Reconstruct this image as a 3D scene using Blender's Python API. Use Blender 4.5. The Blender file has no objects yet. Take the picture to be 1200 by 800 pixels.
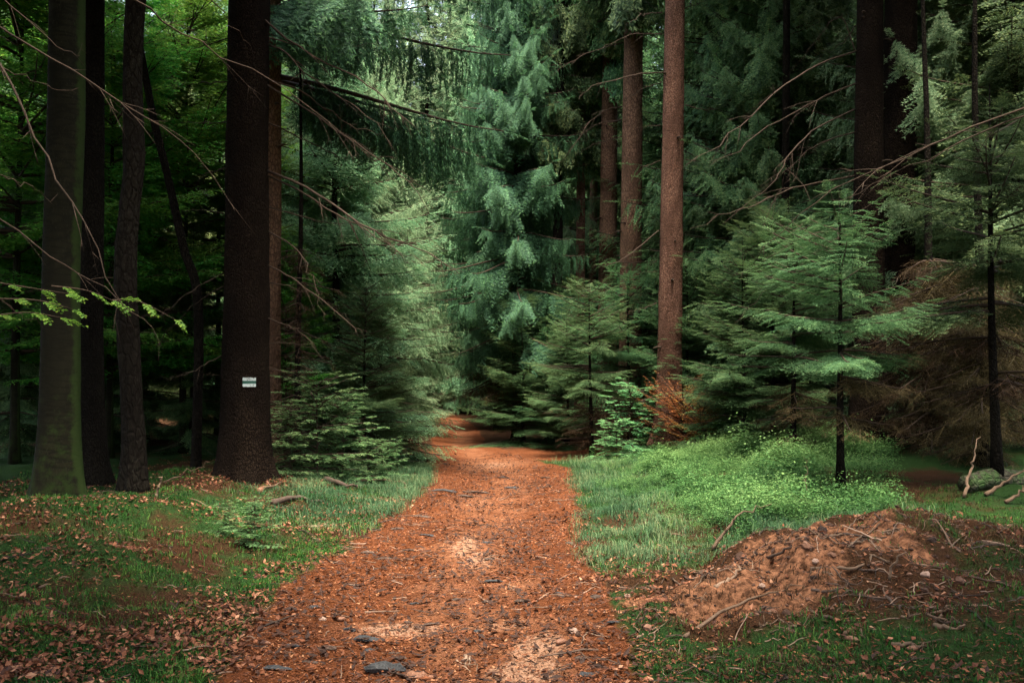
import bpy, math, random
import numpy as np
from mathutils import Vector
R = math.radians
C = bpy.context.scene.collection
rng = np.random.default_rng(7)
random.seed(7)

# ------------------------------------------------------------------ camera
F_PX, CAM_H = 1167.0, 1.5
PITCH = math.atan(48 / F_PX)
cam_d = bpy.data.cameras.new('camera'); cam = bpy.data.objects.new('camera', cam_d); C.objects.link(cam)
cam_d.sensor_width = 36; cam_d.lens = 35; cam_d.clip_start = 0.05; cam_d.clip_end = 1500
cam.location = (0, 0, CAM_H); cam.rotation_euler = (R(90) + PITCH, 0, 0)
bpy.context.scene.camera = cam
CP, SP = math.cos(PITCH), math.sin(PITCH)
def ray(px, py):
    u, v = (px - 600) / F_PX, (400 - py) / F_PX
    return np.array([u, CP - v * SP, SP + v * CP])
def at(px, py, d):
    """the point of the place that lies at distance d along the view on pixel (px, py)"""
    r = ray(px, py); return np.array([0, 0, CAM_H]) + r * (d / r[1])

SUN_E, SUN_A = R(70), R(170)
SUN_K = (math.sin(SUN_A) / math.tan(SUN_E), math.cos(SUN_A) / math.tan(SUN_E))
# ------------------------------------------------------------------ noise and terrain
_lat = np.random.default_rng(3).random((256, 256))
def vnoise(x, y):
    xi, yi = np.floor(x).astype(int), np.floor(y).astype(int)
    fx, fy = x - xi, y - yi
    fx, fy = fx * fx * (3 - 2 * fx), fy * fy * (3 - 2 * fy)
    g = lambda a, b: _lat[a & 255, b & 255]
    return (g(xi, yi) * (1 - fx) + g(xi + 1, yi) * fx) * (1 - fy) + (g(xi, yi + 1) * (1 - fx) + g(xi + 1, yi + 1) * fx) * fy
def fbm(x, y, o=4):
    s, a, t = 0, 1.0, 0
    for i in range(o):
        s = s + a * (vnoise(x * 2 ** i + 17 * i, y * 2 ** i + 31 * i) - .5); t += a; a *= .5
    return s / t * 2
def sstep(a, b, x):
    t = np.clip((x - a) / (b - a), 0, 1); return t * t * (3 - 2 * t)
PY = np.array([-6, 4, 5, 7.2, 9.1, 12.3, 15, 17.2, 20, 24, 30, 36, 45, 60, 90])
PXL = np.array([-1.5, -1.4, -1.42, -1.70, -1.50, -1.27, -1.22, -1.4, -1.6, -1.95, -2.35, -3.0, -4.6, -8, -20])
PXR = np.array([.75, .72, .68, .62, .62, .84, .87, 1.1, .2, -.6, -1.0, -1.7, -3.2, -6.4, -18])
def path_d(x, y):
    """signed distance into the path (positive inside)"""
    l, r = np.interp(y, PY, PXL), np.interp(y, PY, PXR)
    return np.minimum(x - l, r - x)
def mound_w(x, y):
    c, s = math.cos(.42), math.sin(.42)
    u, v = (x - 2.2) * c + (y - 7.0) * s, -(x - 2.2) * s + (y - 7.0) * c
    return np.exp(-(np.abs(u) / 1.65) ** 2.4 - (np.abs(v) / .85) ** 2.2)
def height(x, y):
    x, y = np.asarray(x, float), np.asarray(y, float)
    pd = path_d(x, y)
    off = 1 - sstep(-.6, .1, pd)
    near = np.exp(-(y / 60.0) ** 2)
    h = .28 * sstep(.7, 3.2, x) * sstep(3, 6, y) + .22 * sstep(2.5, 5, x) * sstep(9, 16, y)
    h = h + .26 * sstep(-1.5, -4.2, x)
    h = h + .16 * np.exp(-((x + 4.5) / 1.1) ** 2 - ((y - 9.6) / .9) ** 2)
    h = h + .20 * mound_w(x, y) * (1 + .35 * fbm(x * 2.2 + 5, y * 2.2, 3))
    h = h + off * (.13 * fbm(x * .9, y * .9, 3) + .06 * fbm(x * 2.7, y * 2.7, 3)) * near + off * .045 * fbm(x * 5.2, y * 5.2, 2) * near * (x < 0) + (mound_w(x, y) + .25 * off * (x > .6)) * (.13 * fbm(x * 3.6 + 2, y * 3.6, 3) + .055 * fbm(x * 8, y * 8, 3) + .02 * np.abs(fbm(x * 17, y * 17, 2))) * (y < 14)
    h = h + (1 - off) * (.03 * fbm(x * .8 + 9, y * .8, 3) * sstep(18, 12, y) + .012 * fbm(x * 5, y * 5, 2)) + .010 * fbm(x * 9 + 3, y * 9, 2)
    h = h - .05 * (1 - off) * sstep(0, .9, pd)
    h = h + .10 * sstep(18, 34, y) * np.exp(-(x + 1.5) ** 2 / 30)
    h = h - off * (.13 * fbm(x * .9, y * .9, 3) + .06 * fbm(x * 2.7, y * 2.7, 3)) * sstep(16, 20, y) * near
    return h + .4 * fbm(x * .05, y * .05, 2) * sstep(25, 60, np.hypot(x, y))
def H0(x, y): return float(height(x, y))
def ground(px, py):
    r = ray(px, py); t = 2.0
    while t < 80:
        p = np.array([0, 0, CAM_H]) + r * t
        if p[2] <= H0(p[0], p[1]): return p
        t += .02
    return p

# ------------------------------------------------------------------ materials
def mat(name, build):
    m = bpy.data.materials.new(name); m.use_nodes = True
    nt = m.node_tree; nt.nodes.clear()
    out = nt.nodes.new('ShaderNodeOutputMaterial'); out.location = (900, 0)
    class B: pass
    b = B()
    def N(t, **k):
        n = nt.nodes.new(t)
        for a, v in k.items(): setattr(n, a, v)
        return n
    def L(a, bb): nt.links.new(a, bb)
    def noise(scale, detail=4, rough=.6, vec=None, dist=0):
        n = N('ShaderNodeTexNoise'); n.inputs['Scale'].default_value = scale; n.inputs['Detail'].default_value = detail
        n.inputs['Roughness'].default_value = rough; n.inputs['Distortion'].default_value = dist
        if vec is None: vec = N('ShaderNodeTexCoord').outputs['Object']
        L(vec, n.inputs['Vector'])
        return n.outputs['Fac']
    def ramp(fac, stops):
        r = N('ShaderNodeValToRGB'); e = r.color_ramp.elements
        while len(e) < len(stops): e.new(.5)
        for el, (p, c) in zip(e, stops): el.position = p; el.color = (*c, 1) if len(c) == 3 else c
        L(fac, r.inputs[0]); return r.outputs[0]
    def mix(fac, a, bb, mode='MIX'):
        n = N('ShaderNodeMix'); n.data_type = 'RGBA'; n.blend_type = mode
        for i, v in ((0, fac), (6, a), (7, bb)):
            if isinstance(v, (int, float)): n.inputs[i].default_value = v
            elif isinstance(v, tuple): n.inputs[i].default_value = (*v, 1)
            else: L(v, n.inputs[i])
        return n.outputs[2]
    def math_(op, a, bb=0.0, c=None):
        n = N('ShaderNodeMath'); n.operation = op
        for i, v in enumerate((a, bb) if c is None else (a, bb, c)):
            if isinstance(v, (int, float)): n.inputs[i].default_value = v
            else: L(v, n.inputs[i])
        return n.outputs[0]
    def attr(nm):
        n = N('ShaderNodeAttribute'); n.attribute_name = nm; return n.outputs['Fac']
    def maprange(v, a, bb, c=0.0, d=1.0):
        n = N('ShaderNodeMapRange'); n.interpolation_type = 'SMOOTHSTEP'
        L(v, n.inputs[0])
        for i, q in zip((1, 2, 3, 4), (a, bb, c, d)): n.inputs[i].default_value = q
        return n.outputs[0]
    def surf(col, rough=.8, spec=.2, bump=None, strength=.5, dist=.02, transl=None, tcol=None):
        p = N('ShaderNodeBsdfPrincipled')
        if isinstance(col, tuple): p.inputs['Base Color'].default_value = (*col, 1)
        else: L(col, p.inputs['Base Color'])
        if isinstance(rough, (int, float)): p.inputs['Roughness'].default_value = rough
        else: L(rough, p.inputs['Roughness'])
        p.inputs['Specular IOR Level'].default_value = spec
        if bump is not None:
            bn = N('ShaderNodeBump'); bn.inputs['Strength'].default_value = strength; bn.inputs['Distance'].default_value = dist
            L(bump, bn.inputs['Height']); L(bn.outputs[0], p.inputs['Normal'])
        if transl:
            t = N('ShaderNodeBsdfTranslucent')
            if tcol is not None: L(tcol, t.inputs[0])
            elif isinstance(col, tuple): t.inputs[0].default_value = (*col, 1)
            else: L(col, t.inputs[0])
            ms = N('ShaderNodeMixShader'); ms.inputs[0].default_value = transl
            L(p.outputs[0], ms.inputs[1]); L(t.outputs[0], ms.inputs[2]); L(ms.outputs[0], out.inputs[0])
        else: L(p.outputs[0], out.inputs[0])
    def mapping(scale):
        tc = N('ShaderNodeTexCoord'); mp = N('ShaderNodeMapping'); mp.inputs['Scale'].default_value = scale
        L(tc.outputs['Object'], mp.inputs[0]); return mp.outputs[0]
    for k, v in dict(N=N, L=L, noise=noise, ramp=ramp, mix=mix, math=math_, attr=attr, maprange=maprange, surf=surf, mapping=mapping).items(): setattr(b, k, v)
    build(b); return m

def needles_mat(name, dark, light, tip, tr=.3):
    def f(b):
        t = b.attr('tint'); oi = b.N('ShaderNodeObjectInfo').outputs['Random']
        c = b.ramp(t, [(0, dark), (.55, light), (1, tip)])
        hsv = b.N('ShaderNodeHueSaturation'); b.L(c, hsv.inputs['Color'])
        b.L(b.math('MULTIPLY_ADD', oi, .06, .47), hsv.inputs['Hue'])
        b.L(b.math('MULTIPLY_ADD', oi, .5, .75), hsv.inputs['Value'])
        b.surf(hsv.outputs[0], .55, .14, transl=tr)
    return mat(name, f)
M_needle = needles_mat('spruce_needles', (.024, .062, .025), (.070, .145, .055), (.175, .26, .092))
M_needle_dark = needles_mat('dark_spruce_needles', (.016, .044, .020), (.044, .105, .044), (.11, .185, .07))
M_needle_pale = needles_mat('light_painted_spruce_needles', (.060, .125, .058), (.155, .27, .13), (.31, .41, .21), .4)  # needle colour lightened to stand in for light on background spruces
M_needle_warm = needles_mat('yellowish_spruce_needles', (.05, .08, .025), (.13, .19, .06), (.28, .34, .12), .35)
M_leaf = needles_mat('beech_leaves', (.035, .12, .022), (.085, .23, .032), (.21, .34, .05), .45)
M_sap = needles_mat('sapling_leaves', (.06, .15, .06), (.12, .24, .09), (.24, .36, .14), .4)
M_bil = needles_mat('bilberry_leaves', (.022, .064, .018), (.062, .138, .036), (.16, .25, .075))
M_grass = needles_mat('grass_blades', (.030, .072, .030), (.070, .135, .058), (.22, .24, .11))
M_moss = needles_mat('moss_shoots', (.010, .042, .008), (.028, .098, .014), (.09, .17, .03))
M_fern = needles_mat('rusty_fronds', (.20, .07, .02), (.34, .13, .035), (.45, .22, .06))
M_dry = needles_mat('dry_twig_sprays', (.030, .020, .009), (.060, .040, .017), (.12, .08, .035))

def litter_mat(name, stops, rough=.75):
    return mat(name, lambda b: b.surf(b.ramp(b.attr('tint'), stops), rough, .25, transl=.08))
M_beechlitter = litter_mat('dead_beech_leaves', [(0, (.025, .010, .006)), (.4, (.09, .030, .013)), (.75, (.22, .080, .037)), (1, (.36, .18, .10))])
M_needlelitter = litter_mat('fallen_needles', [(0, (.03, .014, .008)), (.25, (.085, .026, .009)), (.7, (.18, .056, .019)), (1, (.36, .17, .08))])
M_chip = mat('bark_chip', lambda b: b.surf(b.mix(b.noise(30, 5), (.022, .016, .013), (.10, .065, .045)), .85, .2, b.noise(60, 5), .6, .01))
M_char = mat('blackened_wood', lambda b: b.surf(b.mix(b.noise(40, 5), (.010, .011, .012), (.045, .045, .043)), .7, .35, b.noise(70, 5), .8, .01))
M_cone = mat('spruce_cone', lambda b: b.surf(b.mix(b.noise(60, 3), (.09, .04, .022), (.26, .12, .065)), .6, .3, b.noise(90, 3), .6, .006))
M_stone = mat('stone', lambda b: b.surf(b.mix(b.noise(18, 5), (.17, .10, .07), (.34, .23, .17)), .85, .2, b.noise(40, 6), .5, .01))
M_stick = mat('dead_stick', lambda b: b.surf(b.mix(b.noise(25, 4, vec=b.mapping((1, 1, .3))), (.055, .035, .022), (.17, .11, .07)), .85, .15, b.noise(80, 4), .5, .005))
M_palestick = mat('barkless_stick', lambda b: b.surf(b.mix(b.noise(25, 4), (.13, .08, .048), (.29, .19, .125)), .8, .2, b.noise(80, 4), .4, .005))
M_twig = mat('branch_wood', lambda b: b.surf(b.mix(b.noise(14, 4), (.015, .010, .007), (.065, .042, .027)), .85, .15, b.noise(60, 4), .5, .005))

def bark(name, dark, mid, light, moss=None, fl=(38, 38, 17), bump=.8):
    def f(b):
        v = b.mapping(fl)
        vo = b.N('ShaderNodeTexVoronoi'); vo.feature = 'DISTANCE_TO_EDGE'; vo.inputs['Scale'].default_value = 1
        nv = b.N('ShaderNodeTexNoise'); nv.inputs['Scale'].default_value = 1.2; nv.inputs['Detail'].default_value = 4; b.L(v, nv.inputs['Vector'])
        vv = b.mix(.35, v, nv.outputs['Color'], 'ADD'); b.L(vv, vo.inputs['Vector'])
        edge = b.maprange(vo.outputs['Distance'], 0, .22)
        n1 = b.noise(1.4, 6, .65, b.mapping((1.5, 1.5, .5))); n2 = b.noise(1, 5, .7, b.mapping((60, 60, 30)))
        c = b.mix(edge, dark, mid); c = b.mix(b.maprange(n2, .5, .75), c, light); c = b.mix(b.maprange(n1, .38, .62), b.mix(.75, c, dark), c)
        if moss:
            g = b.N('ShaderNodeNewGeometry'); sx = b.N('ShaderNodeSeparateXYZ'); b.L(g.outputs['Normal'], sx.inputs[0])
            tc = b.N('ShaderNodeTexCoord'); sz = b.N('ShaderNodeSeparateXYZ'); b.L(tc.outputs['Object'], sz.inputs[0])
            low = b.maprange(sz.outputs[2], 0.0, 1.6, .5, .0)
            m = b.math('ADD', low, b.math('MULTIPLY', b.maprange(sx.outputs[0], .65, 1.0), .8))
            m = b.maprange(b.math('ADD', m, b.math('MULTIPLY_ADD', b.noise(9, 6, .75), 2.2, -1.1)), .25, .85)
            c = b.mix(m, c, moss)
        hgt = b.math('ADD', b.math('MULTIPLY', edge, .7), b.math('MULTIPLY', n2, .6))
        b.surf(c, .95, .03, hgt, bump, .025)
    return mat(name, f)
M_bark = bark('spruce_bark', (.006, .004, .003), (.017, .011, .007), (.040, .028, .019))
M_barkred = bark('reddish_spruce_bark', (.055, .028, .019), (.17, .088, .057), (.33, .20, .145), fl=(40, 40, 20))
M_barktan = bark('tan_spruce_bark', (.06, .034, .022), (.16, .09, .055), (.26, .165, .11), fl=(24, 24, 11), bump=.6)
M_barkdark = bark('dark_bark', (.006, .005, .004), (.016, .013, .009), (.03, .025, .02))
M_beech = bark('beech_bark', (.008, .0075, .005), (.013, .012, .007), (.024, .023, .014), moss=(.017, .027, .008), fl=(4, 4, 16), bump=.10)
M_lichen = bark('lichened_bark', (.008, .006, .0045), (.016, .013, .009), (.05, .045, .033), fl=(14, 14, 7), bump=.7)
M_log = bark('mossy_log_bark', (.04, .035, .025), (.09, .08, .06), (.16, .15, .12), moss=(.05, .09, .03), fl=(14, 14, 14))
M_white = mat('white_paint', lambda b: b.surf(b.mix(b.maprange(b.noise(35, 5, .7), .52, .64), (.40, .46, .44), (.06, .05, .04)), .6, .3))
M_green = mat('green_paint', lambda b: b.surf(b.mix(b.noise(40, 3), (.010, .05, .035), (.016, .075, .05)), .6, .3))

def floor_build(b):
    pa, mo, di, gr = b.attr('path'), b.attr('moss'), b.attr('dirt'), b.attr('sand')
    tc = b.N('ShaderNodeTexCoord'); o = tc.outputs['Object']
    nf = b.noise(85, 6, .75, o); nm = b.noise(17, 6, .7, o); nl = b.noise(3.2, 5, .65, o)
    str_ = b.N('ShaderNodeTexVoronoi'); str_.inputs['Scale'].default_value = 55; b.L(o, str_.inputs['Vector'])
    duff = b.ramp(nf, [(.25, (.010, .006, .004)), (.5, (.036, .018, .009)), (.75, (.09, .042, .02))])
    needle = b.ramp(nf, [(.22, (.022, .008, .004)), (.45, (.090, .029, .011)), (.62, (.145, .048, .018)), (.8, (.26, .105, .048))])
    needle = b.mix(b.maprange(nm, .48, .66), needle, b.mix(.8, needle, (.035, .014, .008)))
    needle = b.mix(b.maprange(b.noise(.9, 4, .6, o), .48, .68, 0, .55), needle, (.055, .020, .010))
    needle = b.mix(b.maprange(b.math('ADD', gr, nl), .55, .95, 0, .65), needle, (.19, .082, .041))
    needle = b.mix(b.math('MULTIPLY', b.maprange(str_.outputs['Distance'], .0, .3, 1, 0), .25), needle, (.06, .025, .012))
    sand = b.ramp(nm, [(.3, (.20, .105, .06)), (.7, (.33, .19, .12))])
    sand = b.mix(b.maprange(nf, .56, .66), sand, (.26, .11, .05))
    s = b.maprange(b.math('ADD', gr, b.math('MULTIPLY_ADD', nm, .9, -.45)), .45, .75)
    needle = b.mix(s, needle, sand)
    dirt = b.ramp(nm, [(.3, (.016, .008, .005)), (.44, (.085, .039, .020)), (.66, (.29, .132, .068))])
    dirt = b.mix(b.maprange(nf, .52, .7), dirt, b.mix(.5, dirt, (.09, .042, .024)))
    moss = b.ramp(nf, [(.3, (.010, .022, .007)), (.55, (.018, .042, .011)), (.8, (.05, .065, .02))])
    c = b.mix(b.maprange(b.math('ADD', mo, b.math('MULTIPLY_ADD', nl, .8, -.4)), .35, .6), duff, moss)
    c = b.mix(b.maprange(b.math('ADD', di, b.math('MULTIPLY_ADD', nm, .6, -.3)), .3, .65), c, dirt)
    c = b.mix(b.maprange(b.math('ADD', pa, b.math('MULTIPLY_ADD', nm, .5, -.25)), .38, .62), c, needle)
    hgt = b.math('ADD', b.math('MULTIPLY', nf, .45), b.math('MULTIPLY', nm, .8))
    b.surf(c, .95, .03, hgt, .9, .035)
M_floor = mat('forest_floor', floor_build)

# ------------------------------------------------------------------ mesh helpers
def mesh(name, V, F, mats, midx=None, tint=None, smooth=False, attrs=None):
    V = np.ascontiguousarray(V, np.float32); F = np.ascontiguousarray(F, np.int32)
    me = bpy.data.meshes.new(name); k = F.shape[1]
    me.vertices.add(len(V)); me.vertices.foreach_set('co', V.ravel())
    me.loops.add(F.size); me.loops.foreach_set('vertex_index', F.ravel())
    me.polygons.add(len(F)); me.polygons.foreach_set('loop_start', np.arange(0, F.size, k, dtype=np.int32))
    try: me.polygons.foreach_set('loop_total', np.full(len(F), k, np.int32))
    except Exception: pass
    for m in (mats if isinstance(mats, (list, tuple)) else [mats]): me.materials.append(m)
    if midx is not None: me.polygons.foreach_set('material_index', np.ascontiguousarray(midx, np.int32))
    sm = np.full(len(F), bool(smooth)) if isinstance(smooth, bool) else smooth
    me.polygons.foreach_set('use_smooth', np.ascontiguousarray(sm, bool))
    al = dict(attrs or {})
    if tint is not None: al['tint'] = tint
    for nm, a in al.items():
        me.attributes.new(nm, 'FLOAT', 'POINT').data.foreach_set('value', np.ascontiguousarray(a, np.float32))
    me.update(); return me
def obj(name, me, parent=None, loc=(0, 0, 0), label=None, cat=None, group=None, kind=None):
    o = bpy.data.objects.new(name, me); C.objects.link(o); o.location = loc
    if parent is not None: o.parent = parent
    for k, v in (('label', label), ('category', cat), ('group', group), ('kind', kind)):
        if v: o[k] = v
    return o
def thing(name, label, cat, loc, group=None, rot=0, scale=1):
    o = obj(name, None, None, tuple(float(q) for q in loc), label, cat, group)
    o.rotation_euler = (0, 0, rot); o.scale = (scale,) * 3
    return o

class Buf:
    """gathers triangles of several materials for one mesh"""
    def __init__(s): s.V, s.F, s.M, s.T, s.S, s.n = [], [], [], [], [], 0
    def add(s, V, F, m=0, t=None, smooth=False):
        s.V.append(V); s.F.append(F + s.n); s.M.append(np.full(len(F), m)); s.S.append(np.full(len(F), smooth))
        s.T.append(np.full(len(V), .5) if t is None else t); s.n += len(V)
    def soup(s, T, m=0, t=None):
        V = T.reshape(-1, 3); s.add(V, np.arange(len(V)).reshape(-1, 3), m, None if t is None else np.repeat(t, 3))
    def build(s, name, mats):
        return mesh(name, np.concatenate(s.V), np.concatenate(s.F), mats, np.concatenate(s.M), np.concatenate(s.T), np.concatenate(s.S))

def tube(P, rad, seg=6, flare=None, rough=0.0, seed=0):
    P = np.asarray(P, float); n = len(P); rad = np.broadcast_to(np.asarray(rad, float), (n,))
    T = np.gradient(P, axis=0); T /= np.linalg.norm(T, axis=1)[:, None] + 1e-9
    ref = np.array([0, 0, 1.0]) if abs(T[:, 2]).mean() < .8 else np.array([0, 1.0, 0])
    A = np.cross(T, ref); A /= np.linalg.norm(A, axis=1)[:, None] + 1e-9; Bv = np.cross(T, A)
    th = np.linspace(0, 2 * np.pi, seg, endpoint=False)
    rr = rad[:, None] * np.ones((1, seg))
    if flare is not None: rr = rr * flare(P, th)
    if rough:
        zz = np.cumsum(np.r_[0, np.linalg.norm(np.diff(P, axis=0), axis=1)])[:, None]
        rr = rr * (1 + rough * fbm(np.cos(th)[None] * 2.5 + zz * 2.5 + seed, np.sin(th)[None] * 2.5 + zz * 1.3 + seed, 4))
    V = P[:, None] + A[:, None] * (np.cos(th)[None, :, None] * rr[..., None]) + Bv[:, None] * (np.sin(th)[None, :, None] * rr[..., None])
    i, j = np.meshgrid(np.arange(n - 1), np.arange(seg), indexing='ij'); j2 = (j + 1) % seg
    a, b, c, d = (i * seg + j).ravel(), (i * seg + j2).ravel(), ((i + 1) * seg + j2).ravel(), ((i + 1) * seg + j).ravel()
    Fq = np.concatenate([np.stack([a, b, c], 1), np.stack([a, c, d], 1)])
    V = V.reshape(-1, 3)
    V = np.concatenate([V, P[:1], P[-1:]]); k = n * seg; q = np.arange(seg); q2 = (q + 1) % seg
    Fq = np.concatenate([Fq, np.stack([q2, q, np.full(seg, k)], 1), np.stack([(n - 1) * seg + q, (n - 1) * seg + q2, np.full(seg, k + 1)], 1)])
    return V, Fq
def smoothline(P, n):
    P = np.asarray(P, float); m = len(P)
    if m < 3:
        t = np.linspace(0, 1, n)[:, None]; return P[0] * (1 - t) + P[-1] * t
    Q = np.concatenate([[2 * P[0] - P[1]], P, [2 * P[-1] - P[-2]]])
    u = np.linspace(0, m - 1 - 1e-6, n); i = u.astype(int); t = (u - i)[:, None]
    a, b, c, d = Q[i], Q[i + 1], Q[i + 2], Q[i + 3]
    return .5 * (2 * b + (c - a) * t + (2 * a - 5 * b + 4 * c - d) * t ** 2 + (3 * b - a - 3 * c + d) * t ** 3)

# ------------------------------------------------------------------ foliage templates
def norm(v): return v / (np.linalg.norm(v, axis=-1, keepdims=True) + 1e-9)
def needle_tris(r, p0, p1, n, ln, wd):
    """needles along the twig p0-p1: triangles pointing forward and sideways"""
    d = norm(p1 - p0); side = norm(np.cross(d, [0, 0, 1.0])); up = np.cross(side, d)
    t = np.linspace(.03, 1, n)[:, None]; P = p0 + (p1 - p0) * t
    T, tint = [], []
    for s in (-1, 1):
        w = r.uniform(-.15, .55, (n, 1)); nd = norm(d * r.uniform(.5, .9, (n, 1)) + side * s * r.uniform(.45, .8, (n, 1)) + up * w)
        wv = norm(np.cross(nd, up * .8 + side * r.uniform(-.6, .6, (n, 1)))) * wd / 2
        l = ln * r.uniform(.75, 1.15, (n, 1))
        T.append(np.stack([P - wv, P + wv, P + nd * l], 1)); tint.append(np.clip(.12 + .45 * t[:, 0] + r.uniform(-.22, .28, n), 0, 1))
    return np.concatenate(T), np.concatenate(tint)
def spruce_spray(seed, ntw, pairs, ln, wd, L=.45, width=.17):
    r = np.random.default_rng(seed); T, C_ = [], []
    def curve(t): return np.array([t * L, .02 * math.sin(t * 5 + seed), -.10 * L * t * t])
    for k in range(3):
        a, b = needle_tris(r, curve(k / 3), curve((k + 1) / 3), max(2, pairs), ln, wd); T.append(a); C_.append(b + .1 * k)
    for i in range(ntw):
        t = .06 + .9 * (i + r.uniform(-.3, .3)) / ntw; s = 1 if i % 2 else -1
        l = (width * (1 - t) ** .8 + .04) * r.uniform(.75, 1.15); an = r.uniform(.75, 1.05)
        p = curve(t); q = p + np.array([math.cos(an), s * math.sin(an), r.uniform(-.35, -.02)]) * l
        a, b = needle_tris(r, p, q, max(2, int(pairs * (.5 + l / width * .7))), ln, wd); T.append(a); C_.append(b + .12 * r.random())
    return np.concatenate(T), np.clip(np.concatenate(C_), 0, 1)
def twig_spray(seed, n=16, L=.45):
    r = np.random.default_rng(seed); T, C_ = [], []
    def sl(p, q, w):
        d = norm(q - p); wv = norm(np.cross(d, r.normal(size=3))) * w / 2
        T.append(np.stack([p - wv, p + wv, q])); C_.append(r.random())
    for i in range(n):
        t = i / n; p = np.array([t * L, 0, -.06 * t]); l = .22 * (1 - t) + .06; s = 1 if i % 2 else -1
        q = p + np.array([.7, s * r.uniform(.4, 1), r.uniform(-.7, .2)]) * l; sl(p, q, .009)
        for k in range(3):
            m = p + (q - p) * (k + 1) / 4; sl(m, m + norm(q - p + r.normal(size=3) * .8 * l) * l * .45, .006)
    sl(np.zeros(3), np.array([L, 0, -.06]), .014)
    return np.stack(T), np.array(C_)
def leaf_quads(r, P, D, Nn, ln, wd):
    """folded pointed leaves: four triangles each"""
    D, Nn = norm(D), norm(Nn); S = norm(np.cross(D, Nn)); Nn = np.cross(S, D)
    ln, wd = np.broadcast_to(ln, (len(P),))[:, None], np.broadcast_to(wd, (len(P),))[:, None]
    b = P; m = P + D * ln * .45 - Nn * wd * .12; tip = P + D * ln - Nn * ln * .14
    l = m + S * wd * .5 + Nn * wd * .16; q = m - S * wd * .5 + Nn * wd * .16
    return np.stack([np.stack([b, m, l], 1), np.stack([l, m, tip], 1), np.stack([b, q, m], 1), np.stack([q, tip, m], 1)], 1).reshape(-1, 3, 3)
def leaf_spray(seed, n=11, L=.42, ln=.07, wd=.042):
    r = np.random.default_rng(seed); t = np.linspace(.1, 1, n); s = np.where(np.arange(n) % 2, 1, -1)
    P = np.stack([t * L, np.zeros(n), -.08 * t * t], 1)
    P2 = P + np.stack([np.full(n, .03), s * .05 * r.uniform(.6, 1.4, n), r.uniform(-.015, .015, n)], 1)
    Pq = np.concatenate([P, P2, P2 + r.normal(size=(n, 3)) * .03]); ss = np.r_[s, s, -s]
    D = np.stack([np.full(3 * n, .75), ss * r.uniform(.5, 1, 3 * n), r.uniform(-.35, .05, 3 * n)], 1)
    Nn = np.stack([r.uniform(-.3, .3, 3 * n), r.uniform(-.3, .3, 3 * n), np.ones(3 * n)], 1)
    T = leaf_quads(r, Pq, D, Nn, ln * r.uniform(.6, 1.1, 3 * n), wd * r.uniform(.7, 1.1, 3 * n))
    return T, np.repeat(np.clip(r.normal(.5, .2, 3 * n), 0, 1), 4)
FINE = [spruce_spray(i, 15, 7, .030, .0085) for i in range(4)]
MID = [spruce_spray(10 + i, 11, 3, .060, .021) for i in range(4)]
FAR = [spruce_spray(20 + i, 8, 3, .085, .036) for i in range(4)]
CANOPY = [spruce_spray(30 + i, 7, 3, .085, .040) for i in range(3)]
HANG = [spruce_spray(70 + i, 11, 3, .062, .020, .60, .07) for i in range(4)]
HANGFINE = [spruce_spray(80 + i, 14, 4, .048, .0145, .60, .07) for i in range(4)]
TWIG = [twig_spray(40 + i) for i in range(4)]
LEAFY = [leaf_spray(50 + i) for i in range(4)]
LEAFYBIG = [leaf_spray(60 + i, 9, .5, .12, .085) for i in range(3)]

def place(buf, templates, P, D, U, sc, m, tshift=None, r=rng):
    """puts sprays at points P along D with upper side U"""
    P, D, U, sc = np.asarray(P, float), norm(np.asarray(D, float)), np.asarray(U, float), np.asarray(sc, float)
    S = norm(np.cross(U, D)); Z = np.cross(D, S)
    Rm = np.stack([D, S, Z], 2) * sc[:, None, None]
    pick = r.integers(0, len(templates), len(P))
    ts = np.zeros(len(P)) if tshift is None else tshift
    for k, (T, tn) in enumerate(templates):
        i = np.where(pick == k)[0]
        if not len(i): continue
        W = np.einsum('nij,tkj->ntki', Rm[i], T) + P[i][:, None, None, :]
        buf.soup(W.reshape(-1, 3, 3), m, np.clip(tn[None] + ts[i][:, None], 0, 1).ravel())

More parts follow.
